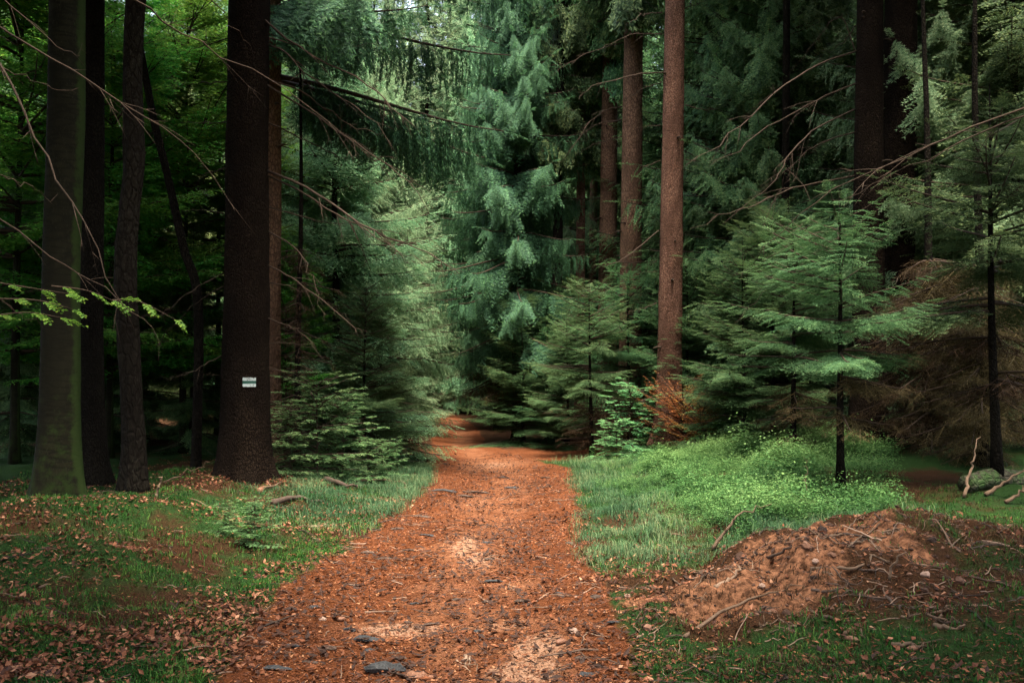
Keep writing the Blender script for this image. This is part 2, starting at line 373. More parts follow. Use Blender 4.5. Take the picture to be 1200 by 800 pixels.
def conifer(name, seed, Ht, zb, Rm, templates, mats, step=.10, whorl=.38, nb=6, hang=.25, sag=.25, rise=(-.05, .55), top=True, prof=.8,
            dead_from=None, az=None, bare=.12, spray=1.0, zmax=None):
    """crown of a conifer in its own coordinates: limbs with side sprays all along them, dead bare limbs below dead_from"""
    r = np.random.default_rng(seed); buf = Buf()
    P, D, U, S, TS, PD, DD, UD, SD = [], [], [], [], [], [], [], [], []
    z = zb if dead_from is None else dead_from
    up = np.array([0, 0, 1.0])
    while z < (zmax or Ht - .15):
        f = np.clip((z - zb) / (Ht - zb), 0, 1); dead = z < zb
        for k in range(nb + (r.random() < .4)):
            a = r.uniform(0, 2 * np.pi) if az is None else r.uniform(*az)
            L = Rm * ((1 - f) ** prof) * r.uniform(.65, 1.12) * (1 if f > .12 else .85) + .12
            if dead: L *= r.uniform(.35, .8)
            ri = rise[0] + (rise[1] - rise[0]) * f + r.uniform(-.12, .12)
            s = np.linspace(0, 1, 9); hd = np.array([math.cos(a), math.sin(a), 0])
            wob = r.uniform(-.12, .12)
            lat = np.array([-hd[1], hd[0], 0])
            pts = np.array([0, 0, z + r.uniform(-.1, .1)]) + hd * (s * L)[:, None] + lat * (wob * L * s * s)[:, None] + up * (L * (ri * s - sag * s ** 2 * (1 - f * .7) + sag * .55 * s ** 4))[:, None]
            V, Fq = tube(pts, (.006 + .010 * L) * (1 - .85 * s) + .002, 4)
            buf.add(V, Fq, 1, None, True)
            n = max(2, int(L * (1 - bare) / (step * (2.2 if dead else 1))))
            ss = np.linspace(bare, .97, n) + r.uniform(-.02, .02, n)
            base = np.stack([np.interp(ss, s, pts[:, i]) for i in range(3)], 1)
            tg = norm(np.stack([np.interp(ss, s, np.gradient(pts[:, i])) for i in range(3)], 1))
            lt = norm(np.cross(tg, up))
            for sg in (-1, 1):
                an = r.uniform(.7, 1.15, n)[:, None]
                d = tg * np.cos(an) + lt * sg * np.sin(an)
                hh = np.clip(hang * r.uniform(.6, 1.4, n), 0, .95)[:, None]
                d = norm(d * (1 - hh) - up * hh)
                u = up * (1 - hh) + norm(tg) * hh + r.normal(size=(n, 3)) * .12
                sc = spray * (np.clip((1 - ss) * L / 1.2, .0, .75) + .45) * r.uniform(.75, 1.2, n)
                if dead: PD.append(base); DD.append(d); UD.append(u); SD.append(sc)
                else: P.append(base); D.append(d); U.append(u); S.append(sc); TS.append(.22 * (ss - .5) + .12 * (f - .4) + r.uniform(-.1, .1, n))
            if not dead:
                P.append(pts[-1:]); D.append(tg[-1:] + [[0, 0, -.1]]); U.append(up[None]); S.append(np.array([spray * .6])); TS.append(np.array([.2]))
        z += whorl * r.uniform(.7, 1.3) * (.55 + .45 * (1 - f))
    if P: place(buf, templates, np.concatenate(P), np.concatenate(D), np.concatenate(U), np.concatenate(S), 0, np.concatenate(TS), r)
    if PD: place(buf, TWIG, np.concatenate(PD), np.concatenate(DD), np.concatenate(UD), np.concatenate(SD), 2, None, r)
    return buf.build(name, list(mats) + ([] if len(mats) > 2 else [M_dry]))

def stem_mesh(name, Ht, r0, m, seed=0, seg=10, lean=0.0):
    n = max(8, int(Ht / .5)); z = np.linspace(-.15, Ht, n); rr = np.random.default_rng(seed)
    P = np.stack([lean * z + .02 * np.sin(z * 1.1 + seed), .02 * np.cos(z * .9 + seed * 2), z], 1)
    f = lambda P_, th: 1 + .5 * np.exp(-np.maximum(P_[:, 2:], 0) / .15) * (1 + .3 * np.cos(4 * th + seed))
    V, Fq = tube(P, r0 * (1 - .93 * np.clip(z / Ht, 0, 1)), seg, f, .08, seed)
    return mesh(name, V, Fq, m, smooth=True)

# ------------------------------------------------------------------ ground, path and dirt mound: one sheet
def axis(fine0, fine1, d, far0, far1, g=1.09):
    a = list(np.arange(fine0, fine1, d)); s = d
    while a[-1] < far1: s *= g; a.append(a[-1] + s)
    s = d; b = []; q = fine0
    while q > far0: s *= g; q -= s; b.append(q)
    return np.array(b[::-1] + a)
gx, gy = axis(-4.2, 4.4, .03, -300, 300), axis(3.6, 10.5, .03, -120, 400, 1.04)
GX, GY = np.meshgrid(gx, gy, indexing='ij'); GZ = height(GX, GY)
nx, ny = len(gx), len(gy)
pd = path_d(GX, GY) + .16 * fbm(GX * 2.1, GY * 2.1, 4)
a_path = sstep(-.22, .22, pd)
# needle floor under the spruces right of the bend, and the thin cover in front of the mound
a_path = np.maximum(a_path, .8 * np.exp(-((GX - .9) / 1.9) ** 2 - ((GY - 21) / 2.6) ** 2))
mw = mound_w(GX, GY)
front = sstep(1.3, .5, GX) * sstep(7.2, 6.2, GY) * sstep(.3, .7, GX)
a_dirt = np.clip(sstep(.40, .75, mw + .55 * fbm(GX * 2.6, GY * 2.6, 5)) * sstep(3.3, 2.3, GX + .3 * fbm(GX * 3, GY * 3, 3)), 0, 1)
a_moss = np.clip(.5 + .75 * fbm(GX * .8 + 3, GY * .8, 4) + .15 - .55 * sstep(-2.4, -4, GX) * sstep(7.5, 4.5, GY) - .45 * np.exp(-((GX + 3.3) / 1.2) ** 2 - ((GY - 13) / 1.6) ** 2), 0, 1) * (1 - sstep(-.05, .2, pd))
a_moss = np.where(GX > 1, np.clip(a_moss * .8 + .10 - .5 * sstep(.1, .5, mw) * sstep(3.1, 2.2, GX), 0, 1), a_moss)
a_moss = a_moss * (1 - .8 * sstep(17, 22, GY))
sp = np.zeros_like(GX)
sp = .34 * np.exp(-((GX - np.interp(GY, PY, (PXL + PXR) / 2) - .12) / .38) ** 2)
for px, py, sx, sy, k in ((470, 738, .32, .22, 1.1), (630, 760, .18, .32, 1.15), (615, 785, .24, .22, 1.15), (545, 640, .22, 1.1, .75), (560, 655, .2, .8, .7), (590, 735, .5, .22, .55), (600, 690, .3, .5, .45), (580, 545, .7, 1.6, .6), (560, 590, .35, 1.5, .5)):
    p = ground(px, py); sp = np.maximum(sp, k * np.exp(-((GX - p[0]) / sx) ** 2 - ((GY - p[1]) / sy) ** 2))
V = np.stack([GX, GY, GZ], 2).reshape(-1, 3)
i, j = np.meshgrid(np.arange(nx - 1), np.arange(ny - 1), indexing='ij')
Q = np.stack([i * ny + j, (i + 1) * ny + j, (i + 1) * ny + j + 1, i * ny + j + 1], 2).reshape(-1, 4)
fm = lambda a: (a[:-1, :-1] + a[1:, :-1] + a[1:, 1:] + a[:-1, 1:]).reshape(-1) / 4
isp, isd = fm(a_path) > .5, (fm(a_dirt) > .5)
isp &= ~isd
AT = dict(path=a_path, moss=a_moss, dirt=a_dirt, sand=sp)
for nm, mask in (('ground', ~isp & ~isd), ('path', isp), ('dirt_mound', isd)):
    q = Q[mask]; u, inv = np.unique(q, return_inverse=True)
    obj(nm, mesh(nm, V[u], inv.reshape(q.shape), M_floor, smooth=True, attrs={k: a.reshape(-1)[u] for k, a in AT.items()}), kind='structure')

# ------------------------------------------------------------------ trees with trunks one can see
def trunk_mesh(name, pix, d, widths, m, base, Htop, seed=0, flare=.55, lobes=5, rough=.05, seg=28, d1=None, fl_h=.28):
    """trunk along pixels (px, py) at distance d, widths in pixels, carried on up to Htop"""
    P = [at(px, py, d if d1 is None else d + (d1 - d) * k / (len(pix) - 1)) for k, (px, py) in enumerate(pix)]
    rad = [w / F_PX * d / 2 for w in widths]
    P, rad = np.array(P), np.array(rad)
    dirv = norm(P[-1] - P[-2]); ext = (Htop - P[-1][2]) / max(dirv[2], .3)
    z0 = H0(*base[:2]); root = P[0] + (P[0] - P[1]) * 0; root = np.array([P[0][0], P[0][1], z0 - .25])
    if P[0][2] > z0 + .1: P = np.concatenate([[root], P]); rad = np.r_[rad[0] * 1.02, rad]
    else: P = np.concatenate([[root], [np.array([P[0][0], P[0][1], z0])], P[1:]]); rad = np.r_[rad[0], rad]
    if ext > 0: P = np.concatenate([P, [P[-1] + dirv * ext * .5, P[-1] + dirv * ext]]); rad = np.r_[rad, rad[-1] * .75, rad[-1] * .15]
    ln = np.r_[0, np.cumsum(np.linalg.norm(np.diff(P, axis=0), axis=1))]
    n = int(ln[-1] / .12) + 6; u = np.linspace(0, ln[-1], n)
    pp = smoothline(P, 200); pl = np.r_[0, np.cumsum(np.linalg.norm(np.diff(pp, axis=0), axis=1))]
    pl *= ln[-1] / pl[-1]
    PP = np.stack([np.interp(u, pl, pp[:, k]) for k in range(3)], 1); RR = np.interp(u, ln, rad)
    def f(Pq, th):
        hz = np.maximum(Pq[:, 2:] - z0, -.1)
        return 1 + flare * np.exp(-hz / fl_h) * (.75 + .5 * np.cos(lobes * th[None] + seed)) + flare * .25 * np.exp(-hz / (fl_h * 3.5))
    V, Fq = tube(PP, RR, seg, f, rough, seed)
    return mesh(name, V - base, Fq, m, smooth=True), (PP, RR)

def branch_mesh(pts, r0, seed=0, twigs=5, m=M_twig, r1=.15, tl=.5):
    """one dead limb with side twigs, world coordinates"""
    r = np.random.default_rng(seed); P = smoothline(pts, 16)
    P = P + r.normal(size=P.shape) * .026 * np.linspace(0, 1, 16)[:, None]
    buf = Buf(); t = np.linspace(0, 1, 16)
    V, Fq = tube(P, r0 * (1 - (1 - r1) * t), 6); buf.add(V, Fq, 0, None, True)
    Ltot = np.linalg.norm(P[-1] - P[0])
    for k in range(int(twigs * 1.7)):
        a = r.integers(4, 15); T = norm(P[a] - P[a - 1]); d = norm(T + r.normal(size=3) * .55 + [0, 0, -.25])
        l = Ltot * tl * r.uniform(.2, .6) * (1.1 - a / 16)
        q = smoothline([P[a], P[a] + d * l * .5 + [0, 0, -.02 * l], P[a] + d * l + np.array([0, 0, -.12 * l])], 6)
        V, Fq = tube(q, np.linspace(r0 * .45 * (1.15 - a / 16), .0015, 6), 4); buf.add(V, Fq, 0, None, True)
        if l > .35:
            for _ in range(2):
                b = r.integers(1, 5); d2 = norm(d + r.normal(size=3) * .7)
                V, Fq = tube(np.stack([q[b], q[b] + d2 * l * .3]), [.004, .0012], 3); buf.add(V, Fq, 0, None, True)
    return np.concatenate(buf.V), np.concatenate(buf.F)
def add_branch(parent, base, pix, d0, d1, w, seed=0, twigs=5, m=M_twig, tl=.5):
    k = len(pix) - 1; pts = [at(px, py, d0 + (d1 - d0) * i / k) for i, (px, py) in enumerate(pix)]
    V, Fq = branch_mesh(pts, w * .62, seed, twigs, m, tl=tl)
    return obj('branch', mesh('branch', V - base, Fq, m, smooth=True), parent)

# crown meshes shared between trees -----------------------------------------------------------
NW = [M_needle, M_twig]
crown_tall = [conifer('tall_crown', 100 + k, 23, 9.5, 3.0, CANOPY, NW, step=.24, whorl=.62, nb=6, hang=.45, sag=.35, spray=1.6) for k in range(2)]
crown_beech = conifer('beech_crown', 110, 19, 8.5, 4.2, LEAFYBIG, [M_leaf, M_twig], step=.3, whorl=.9, nb=6, hang=.08, sag=.0, rise=(.25, .9), spray=1.8, prof=.45)

trees = {}
def big_tree(key, name, label, cat, pix, d, widths, m, Htop, crown=None, crown_scale=1.0, seed=0, group=None, **k):
    b = at(*pix[0], d); base = np.array([b[0], b[1], H0(b[0], b[1])])
    t = thing(name, label, cat, base, group)
    me, ax = trunk_mesh('trunk', pix, d, widths, m, base, Htop, seed, **k)
    obj('trunk', me, t)
    if name == 'spruce_tree' and widths[0] > 20 and key != 'E':
        rs = np.random.default_rng(seed + 50); PP_, RR_ = ax
        for _ in range(8):
            i_ = rs.integers(8, int(len(PP_) * .42)); a_ = rs.uniform(np.pi, 2 * np.pi); dv = np.array([math.cos(a_), math.sin(a_), rs.uniform(-.2, .35)])
            l_ = rs.uniform(.04, .2); q_ = PP_[i_] + dv * RR_[i_] * .8
            Vs, Fs = tube(np.stack([q_, q_ + dv * (RR_[i_] * .2 + l_ * .5), q_ + dv * (RR_[i_] * .2 + l_) + [0, 0, -.2 * l_]]), [rs.uniform(.02, .035), .016, .008], 6)
            obj('branch_stub', mesh('branch_stub', Vs - base, Fs, M_twig, smooth=True), t)
    if crown is not None:
        c = obj('crown', crown, t); top = ax[0][-1] - base
        kz = (Htop + .3) / (23 if crown in crown_tall else 19)
        c.scale = (crown_scale, crown_scale, kz); c.rotation_euler = (0, 0, seed * 1.7)
        c.location = (float(top[0]) * .7, float(top[1]) * .7, 0)
    trees[key] = (t, base, ax, d)
    return t
big_tree('A', 'beech_tree', 'thick smooth beech trunk with mossy flared foot, nearest the left edge', 'beech tree', [(66, 606), (70, 480), (72, 300), (77, 150), (79, 0)], 10, [50, 43, 41, 42, 40], M_beech, 17, crown_beech, .75, 1, flare=.5, lobes=4, rough=.025, fl_h=.3)
big_tree('B', 'beech_tree', 'straight black trunk half hidden behind the thick mossy beech', 'tree', [(108, 575), (106, 400), (108, 200), (109, 0)], 12.3, [30, 28, 27, 26], M_barkdark, 18, crown_beech, .55, 2, rough=.03)
big_tree('C', 'beech_tree', 'slender crooked trunk with pale lichen patches, between beech and marked spruce', 'tree', [(157, 580), (155, 480), (147, 330), (151, 250), (157, 190), (155, 90), (159, 0)], 11.5, [27, 24, 26, 23, 25, 22, 23], M_lichen, 15, crown_beech, .5, 4, rough=.12, flare=.35)
big_tree('D', 'beech_pole', 'thin dark dead pole leaning left behind the crooked trunk', 'tree', [(232, 360), (215, 290), (196, 205), (180, 140), (165, 60)], 13.8, [11, 10, 9, 9, 8], M_barkdark, 8, None, 1, 5, flare=.2, rough=.06)
big_tree('E', 'spruce_tree', 'massive dark spruce trunk bearing a white striped trail mark', 'spruce tree', [(286, 574), (287, 480), (289, 330), (290, 150), (292, 0)], 13.3, [60, 56, 52, 49, 48], M_bark, 25, crown_tall[0], .65, 3, flare=.26, fl_h=.16, lobes=5, rough=.05)
big_tree('F', 'spruce_tree', 'brown spruce trunk close behind the trail marked trunk', 'spruce tree', [(314, 562), (315, 400), (317, 200), (318, 0)], 15.4, [30, 27, 25, 23], M_barktan, 24, None, 1, 6)
big_tree('P', 'spruce_tree', 'reddish flaky spruce trunk standing alone above the green bilberries', 'spruce tree', [(783, 505), (785, 400), (788, 200), (791, 0)], 19, [29, 28, 26, 23], M_barkred, 25, crown_tall[1], .55, 7)
big_tree('Q', 'spruce_tree', 'tan spruce trunk just left of the reddish flaky trunk', 'spruce tree', [(738, 520), (739, 350), (741, 150), (743, 0)], 22.5, [27, 26, 24, 21], M_barktan, 24, crown_tall[0], .6, 8)
big_tree('S', 'spruce_tree', 'smaller brown trunk left of the tan one, partly screened by branches', 'spruce tree', [(711, 522), (712, 350), (714, 150), (716, 0)], 24.5, [24, 22, 19, 17], M_barktan, 22, crown_tall[1], .5, 9)
big_tree('W', 'spruce_tree', 'left stem of the big twin dark trunks on the right', 'spruce tree', [(1019, 548), (1018, 400), (1018, 200), (1020, 0)], 15.8, [44, 37, 34, 30], M_bark, 24, crown_tall[0], 1.0, 11)
big_tree('X', 'spruce_tree', 'right thicker stem of the big twin dark trunks on the right', 'spruce tree', [(1046, 546), (1048, 400), (1053, 200), (1056, 0)], 16.3, [46, 40, 40, 37], M_bark, 25, crown_tall[1], 1.0, 12)
big_tree('I', 'spruce_tree', 'thin rusty stem seen through the spruce boughs left of the twin trunks', 'spruce tree', [(955, 520), (955, 300), (957, 120), (958, 0)], 23, [12, 11, 11, 9], M_barkred, 18, None, .6, 13)
big_tree('J', 'spruce_tree', 'slim dark stem among the boughs right of the reddish trunk', 'spruce tree', [(920, 520), (920, 300), (921, 160), (922, 0)], 18.5, [10, 9, 9, 8], M_barkdark, 15, None, .5, 14)
big_tree('K', 'spruce_tree', 'thin rust brown stem between the drooping spruce and the tan trunks', 'spruce tree', [(679, 520), (680, 350), (681, 200), (682, 60)], 26, [12, 11, 10, 9], M_barkred, 18, crown_tall[0], .6, 15)

big_tree('L', 'spruce_tree', 'slim black stem nearest the drooping spruce, right of the path bend', 'spruce tree', [(653, 522), (653, 350), (655, 200), (657, 60)], 24.5, [13, 12, 11, 10], M_barkdark, 18, crown_tall[1], .4, 16)
big_tree('M', 'spruce_tree', 'thin brown stem left of the smaller brown trunk', 'spruce tree', [(694, 520), (694, 350), (696, 200), (698, 60)], 28, [10, 9, 9, 8], M_barktan, 18, crown_tall[0], .4, 17)
# trail mark on the spruce
t, base, (PP, RR), d = trees['E']
tm = None
def stripe(y0, y1, m, nm, par, x0=284, x1=298):
    z0, z1 = at(291, y1, d)[2], at(291, y0, d)[2]
    k = np.argmin(abs(PP[:, 2] - (z0 + z1) / 2)); c, r_ = PP[k], RR[k]
    r_ = r_ * 1.012 + .012; n = 9
    from mathutils.bvhtree import BVHTree
    if 'bvh' not in stripe.__dict__:
        tr = next(o for o in t.children if o.name.startswith('trunk'))
        stripe.bvh = BVHTree.FromPolygons([v.co.copy() for v in tr.data.vertices], [tuple(p.vertices) for p in tr.data.polygons])
    def front(x, z):
        hit = stripe.bvh.ray_cast(Vector((x - base[0], -3, z - base[2])), Vector((0, 1, 0)))
        return hit[0][1] + base[1] - .006
    xs = np.linspace(at(x0, y0, d)[0], at(x1, y0, d)[0], n) * (d - r_) / d
    ys = c[1] - np.sqrt(np.maximum(r_ ** 2 - (xs - c[0]) ** 2, 1e-4))
    Vf = np.concatenate([np.stack([xs, [front(q, z0) for q in xs], np.full(n, z0)], 1), np.stack([xs, [front(q, z1) for q in xs], np.full(n, z1)], 1)])
    Vb = Vf + [0, .02, 0]; V = np.concatenate([Vf, Vb]); q = []
    for i in range(n - 1):
        q += [(i, i + 1, n + i + 1, n + i), (2 * n + i + 1, 2 * n + i, 3 * n + i, 3 * n + i + 1), (n + i, n + i + 1, 3 * n + i + 1, 3 * n + i), (i + 1, i, 2 * n + i, 2 * n + i + 1)]
    q += [(0, n, 3 * n, 2 * n), (2 * n - 1, n - 1, 3 * n - 1, 4 * n - 1)]
    return obj(nm, mesh(nm, V - base, np.array(q), m), par)
tm = obj('trail_mark', None, t)
stripe(442.4, 446, M_white, 'white_stripe', tm); stripe(446, 449.4, M_green, 'green_stripe', tm); stripe(449.4, 453, M_white, 'white_stripe', tm)

# dead limbs of the marked spruce and its neighbours
def limbs(key, lst, d0=None):
    t, base, ax, d = trees[key]
    for i, (pix, dd, w, tw) in enumerate(lst): add_branch(t, base, pix, (d0 or d), d + dd, w, hash(key) % 7 + i * 3 + ord(key), tw)
limbs('E', [
    ([(300, 14), (335, 45), (385, 75), (430, 98), (460, 125), (490, 155)], -1.5, .028, 6),
    ([(313, 52), (335, 62), (355, 85), (400, 115), (430, 135), (465, 180)], -1, .024, 6),
    ([(310, 92), (350, 106), (385, 130), (420, 150), (450, 157)], .8, .022, 5),
    ([(308, 97), (370, 135), (420, 170), (470, 205), (505, 250)], -1.2, .026, 6),
    ([(312, 143), (350, 160), (390, 180), (412, 192)], 1, .018, 4),
    ([(308, 42), (345, 52), (400, 56), (435, 50)], 1, .02, 4),
    ([(312, 200), (350, 215), (390, 240), (430, 265), (470, 285), (510, 300), (540, 322)], -1.8, .034, 8),
    ([(312, 205), (352, 224), (400, 255), (445, 280), (500, 312)], -1.0, .026, 6),
    ([(312, 242), (370, 258), (420, 266)], .5, .018, 4),
    ([(312, 270), (345, 290), (365, 325), (385, 380)], -.6, .02, 4),
    ([(312, 310), (350, 330), (400, 370), (430, 396)], -.8, .02, 5),
    ([(312, 330), (345, 338), (385, 355), (415, 380)], .6, .016, 5),
    ([(312, 372), (350, 388), (378, 418)], -.5, .016, 4), ([(312, 402), (345, 402), (372, 415)], .3, .013, 3),
    ([(312, 430), (340, 436), (362, 432)], .2, .011, 3), ([(312, 468), (332, 476), (350, 480)], .2, .01, 3), ([(312, 505), (332, 510), (352, 508)], .1, .01, 2),
    ([(266, 45), (235, 55), (198, 64)], .6, .016, 3), ([(266, 96), (235, 98), (195, 102)], .4, .014, 3), ([(266, 143), (232, 144), (198, 146)], .5, .014, 3),
    ([(266, 196), (240, 206), (222, 222)], .8, .014, 2), ([(264, 250), (235, 246), (190, 250)], .5, .012, 3),
    ([(262, 320), (225, 340), (190, 368), (165, 372)], -.5, .016, 4), ([(262, 335), (230, 355), (200, 385), (172, 420)], .5, .013, 3), ([(261, 416), (235, 430), (212, 440), (185, 440)], -.6, .016, 3), ([(260, 440), (245, 438), (238, 442)], -.2, .01, 1)])
limbs('F', [([(327, 0), (400, 18), (470, 36), (500, 60)], -1, .022, 5), ([(327, 70), (360, 72), (405, 80)], -.5, .016, 3), ([(327, 300), (355, 320), (378, 352)], -.5, .014, 3), ([(327, 385), (370, 396), (408, 412)], -.4, .013, 4)])
limbs('P', [
    ([(776, 15), (755, 17), (737, 27)], -.5, .022, 3), ([(776, 40), (740, 41), (700, 60)], -.4, .02, 4), ([(776, 85), (745, 88), (700, 100), (676, 116)], -.8, .026, 4),
    ([(776, 96), (750, 106), (725, 122)], .4, .016, 3), ([(774, 147), (740, 150)], .3, .014, 2), ([(774, 188), (745, 200)], -.3, .014, 2),
    ([(772, 270), (745, 292), (722, 308), (695, 311)], -.8, .022, 4), ([(770, 355), (750, 362), (732, 367)], -.3, .016, 2), ([(770, 305), (755, 316)], .2, .014, 1), ([(770, 318), (745, 320)], .2, .012, 1),
    ([(803, 123), (830, 129), (852, 122)], -.3, .018, 2), ([(803, 187), (825, 188), (845, 178)], -.3, .015, 2), ([(802, 10), (830, 0)], -.3, .016, 2)])
limbs('Q', [([(730, 50), (690, 62), (640, 90)], -.8, .026, 5), ([(729, 125), (700, 135), (660, 185)], -.8, .026, 5), ([(729, 140), (690, 151), (655, 192)], .6, .022, 4), ([(730, 160), (700, 168), (672, 182)], .3, .018, 3), ([(752, 75), (770, 68)], .2, .016, 1)])
limbs('W', [
    ([(1004, 60), (960, 75), (920, 100), (880, 134), (845, 168), (805, 192)], -2, .030, 7), ([(1003, 98), (960, 116), (920, 138), (870, 168), (830, 196)], -1, .028, 6),
    ([(1002, 128), (955, 152), (925, 182), (905, 215), (850, 262)], -1.5, .026, 7), ([(1002, 155), (962, 168), (920, 200), (870, 242)], .5, .022, 6),
    ([(1002, 206), (930, 221), (880, 242), (812, 266)], -1.6, .030, 7), ([(1002, 268), (950, 275), (910, 296), (858, 322)], -1.2, .026, 6),
    ([(1000, 272), (960, 290), (930, 318), (890, 346), (858, 382)], -2, .020, 5), ([(1003, 62), (985, 20), (955, 50), (920, 92)], .2, .018, 4), ([(1003, 30), (985, 52), (958, 60)], .4, .016, 2)])
limbs('X', [([(1076, 15), (1110, 22), (1150, 36)], -.5, .018, 4), ([(1075, 65), (1100, 66), (1130, 77)], .4, .015, 3), ([(1075, 72), (1105, 92), (1142, 112)], -.6, .018, 3), ([(1073, 116), (1100, 120), (1132, 130)], .5, .015, 3), ([(1074, 140), (1110, 140), (1140, 139)], .2, .012, 2)])
limbs('D', [])
# hanging live boughs high on the brown trunk behind the marked one: they reach over the path
t, base, ax, d = trees['F']
obj('crown', conifer('hanging_crown', 131, 24 - base[2], 6.0, 4.6, HANGFINE, [M_needle_dark, M_twig], step=.062, whorl=1.1, nb=3, hang=.8, sag=.2, rise=(-.10, .4), spray=1.2, az=(-1.1, .7), zmax=11), t)
c = obj('crown_top', crown_tall[1], t); c.scale = (.45, .45, 1.03)

# trees just outside the frame whose dead limbs reach in
for key, px, d, label, lst in (
    ('Y', -95, 8, 'spruce beyond the left edge whose long dead limbs cross the beech', [
        ([(-70, -20), (0, 32), (60, 68), (130, 112), (190, 150), (235, 190), (300, 276)], .8, .026, 6), ([(-70, 20), (0, 74), (40, 160), (85, 235), (125, 320), (141, 392)], -.4, .030, 4),
        ([(-60, 60), (0, 78), (45, 98), (90, 106)], .5, .02, 3), ([(-60, 180), (0, 205), (35, 220), (64, 233)], .6, .018, 2), ([(-60, 215), (0, 256), (60, 300), (105, 330), (170, 372), (190, 408)], .3, .022, 3),
        ([(-60, 300), (0, 352), (48, 386)], .4, .018, 2), ([(-70, -90), (60, -40), (160, 0), (200, 32), (250, 60), (320, 96), (420, 170), (455, 205)], 2.2, .026, 6), ([(-60, -60), (30, 20), (75, 60), (100, 62)], .3, .016, 3),
        ([(150, -60), (247, 0), (270, 30), (300, 70)], 1.5, .016, 2)]),
    ('Z', 1330, 9, 'spruce beyond the right edge with two long limbs crossing the twin trunks', [
        ([(1300, 85), (1200, 127), (1130, 153), (1080, 178), (1010, 205), (960, 232), (920, 268), (880, 312)], 1.2, .030, 5), ([(1300, 100), (1200, 136), (1150, 155), (1085, 188), (1020, 214), (975, 240)], .9, .026, 4)])):
    b = at(px, 600, d); base = np.array([b[0], b[1], H0(b[0], b[1])])
    lst = [(a_, b_, w_ * .68, c_) for a_, b_, w_, c_ in lst]
    t = thing('spruce_tree', label, 'spruce tree', base)
    me = stem_mesh('trunk', 23, .24, M_bark, ord(key)); obj('trunk', me, t); c = obj('crown', crown_tall[0], t); c.scale = (.6, .6, 1)
    trees[key] = (t, base, None, d); limbs(key, lst)
# leafy twig of beech low in front of the left trunk
def foliage_on(lines, templates, m, step=.06, spray=.6, seed=0, r0=.008, hang=.1):
    r = np.random.default_rng(seed); buf = Buf(); P, D, U, S = [], [], [], []
    for ln in lines:
        q = smoothline(ln, 12); V, Fq = tube(q, np.linspace(r0, .002, 12), 5); buf.add(V, Fq, 1, None, True)
        n = max(2, int(np.linalg.norm(q[-1] - q[0]) / step)); ss = np.linspace(.2, 1, n) * 11; b = np.stack([np.interp(ss, np.arange(12), q[:, i]) for i in range(3)], 1)
        tg = norm(np.stack([np.interp(ss, np.arange(12), np.gradient(q[:, i])) for i in range(3)], 1))
        for sg in (-1, 1):
            an = r.uniform(.5, 1.1, n)[:, None]; lt = norm(np.cross(tg, [0, 0, 1.0]))
            d = tg * np.cos(an) + lt * sg * np.sin(an) - np.array([0, 0, hang]) + r.normal(size=(n, 3)) * .1
            P.append(b); D.append(d); U.append(np.array([0, 0, 1.0]) + r.normal(size=(n, 3)) * .2); S.append(spray * r.uniform(.6, 1.2, n))
    place(buf, templates, np.concatenate(P), np.concatenate(D), np.concatenate(U), np.concatenate(S), 0, np.concatenate([np.full(len(p), 0) for p in P]), r)
    return np.concatenate(buf.V), buf, m
def leafy_part(name, parent, base, lines, templates, m, **k):
    V, buf, m = foliage_on(lines, templates, m, **k)
    for i in range(len(buf.V)): buf.V[i] = buf.V[i] - base
    return obj(name, buf.build(name, [m, M_twig]), parent)
t, base, ax, d = trees['A']
leafy_part('leafy_twig', t, base, [[at(0, 350, 8.6), at(45, 352, 8.7), at(85, 362, 8.8)], [at(-20, 372, 8.4), at(30, 366, 8.5), at(72, 372, 8.6)], [at(60, 335, 8.8), at(100, 340, 8.9), at(132, 352, 9)], [at(130, 352, 9.0), at(160, 352, 9.1), at(205, 374, 9.2)], [at(-10, 330, 8.9), at(40, 338, 9), at(80, 344, 9.1)]], LEAFYBIG, M_leaf, step=.17, spray=.36, seed=5)

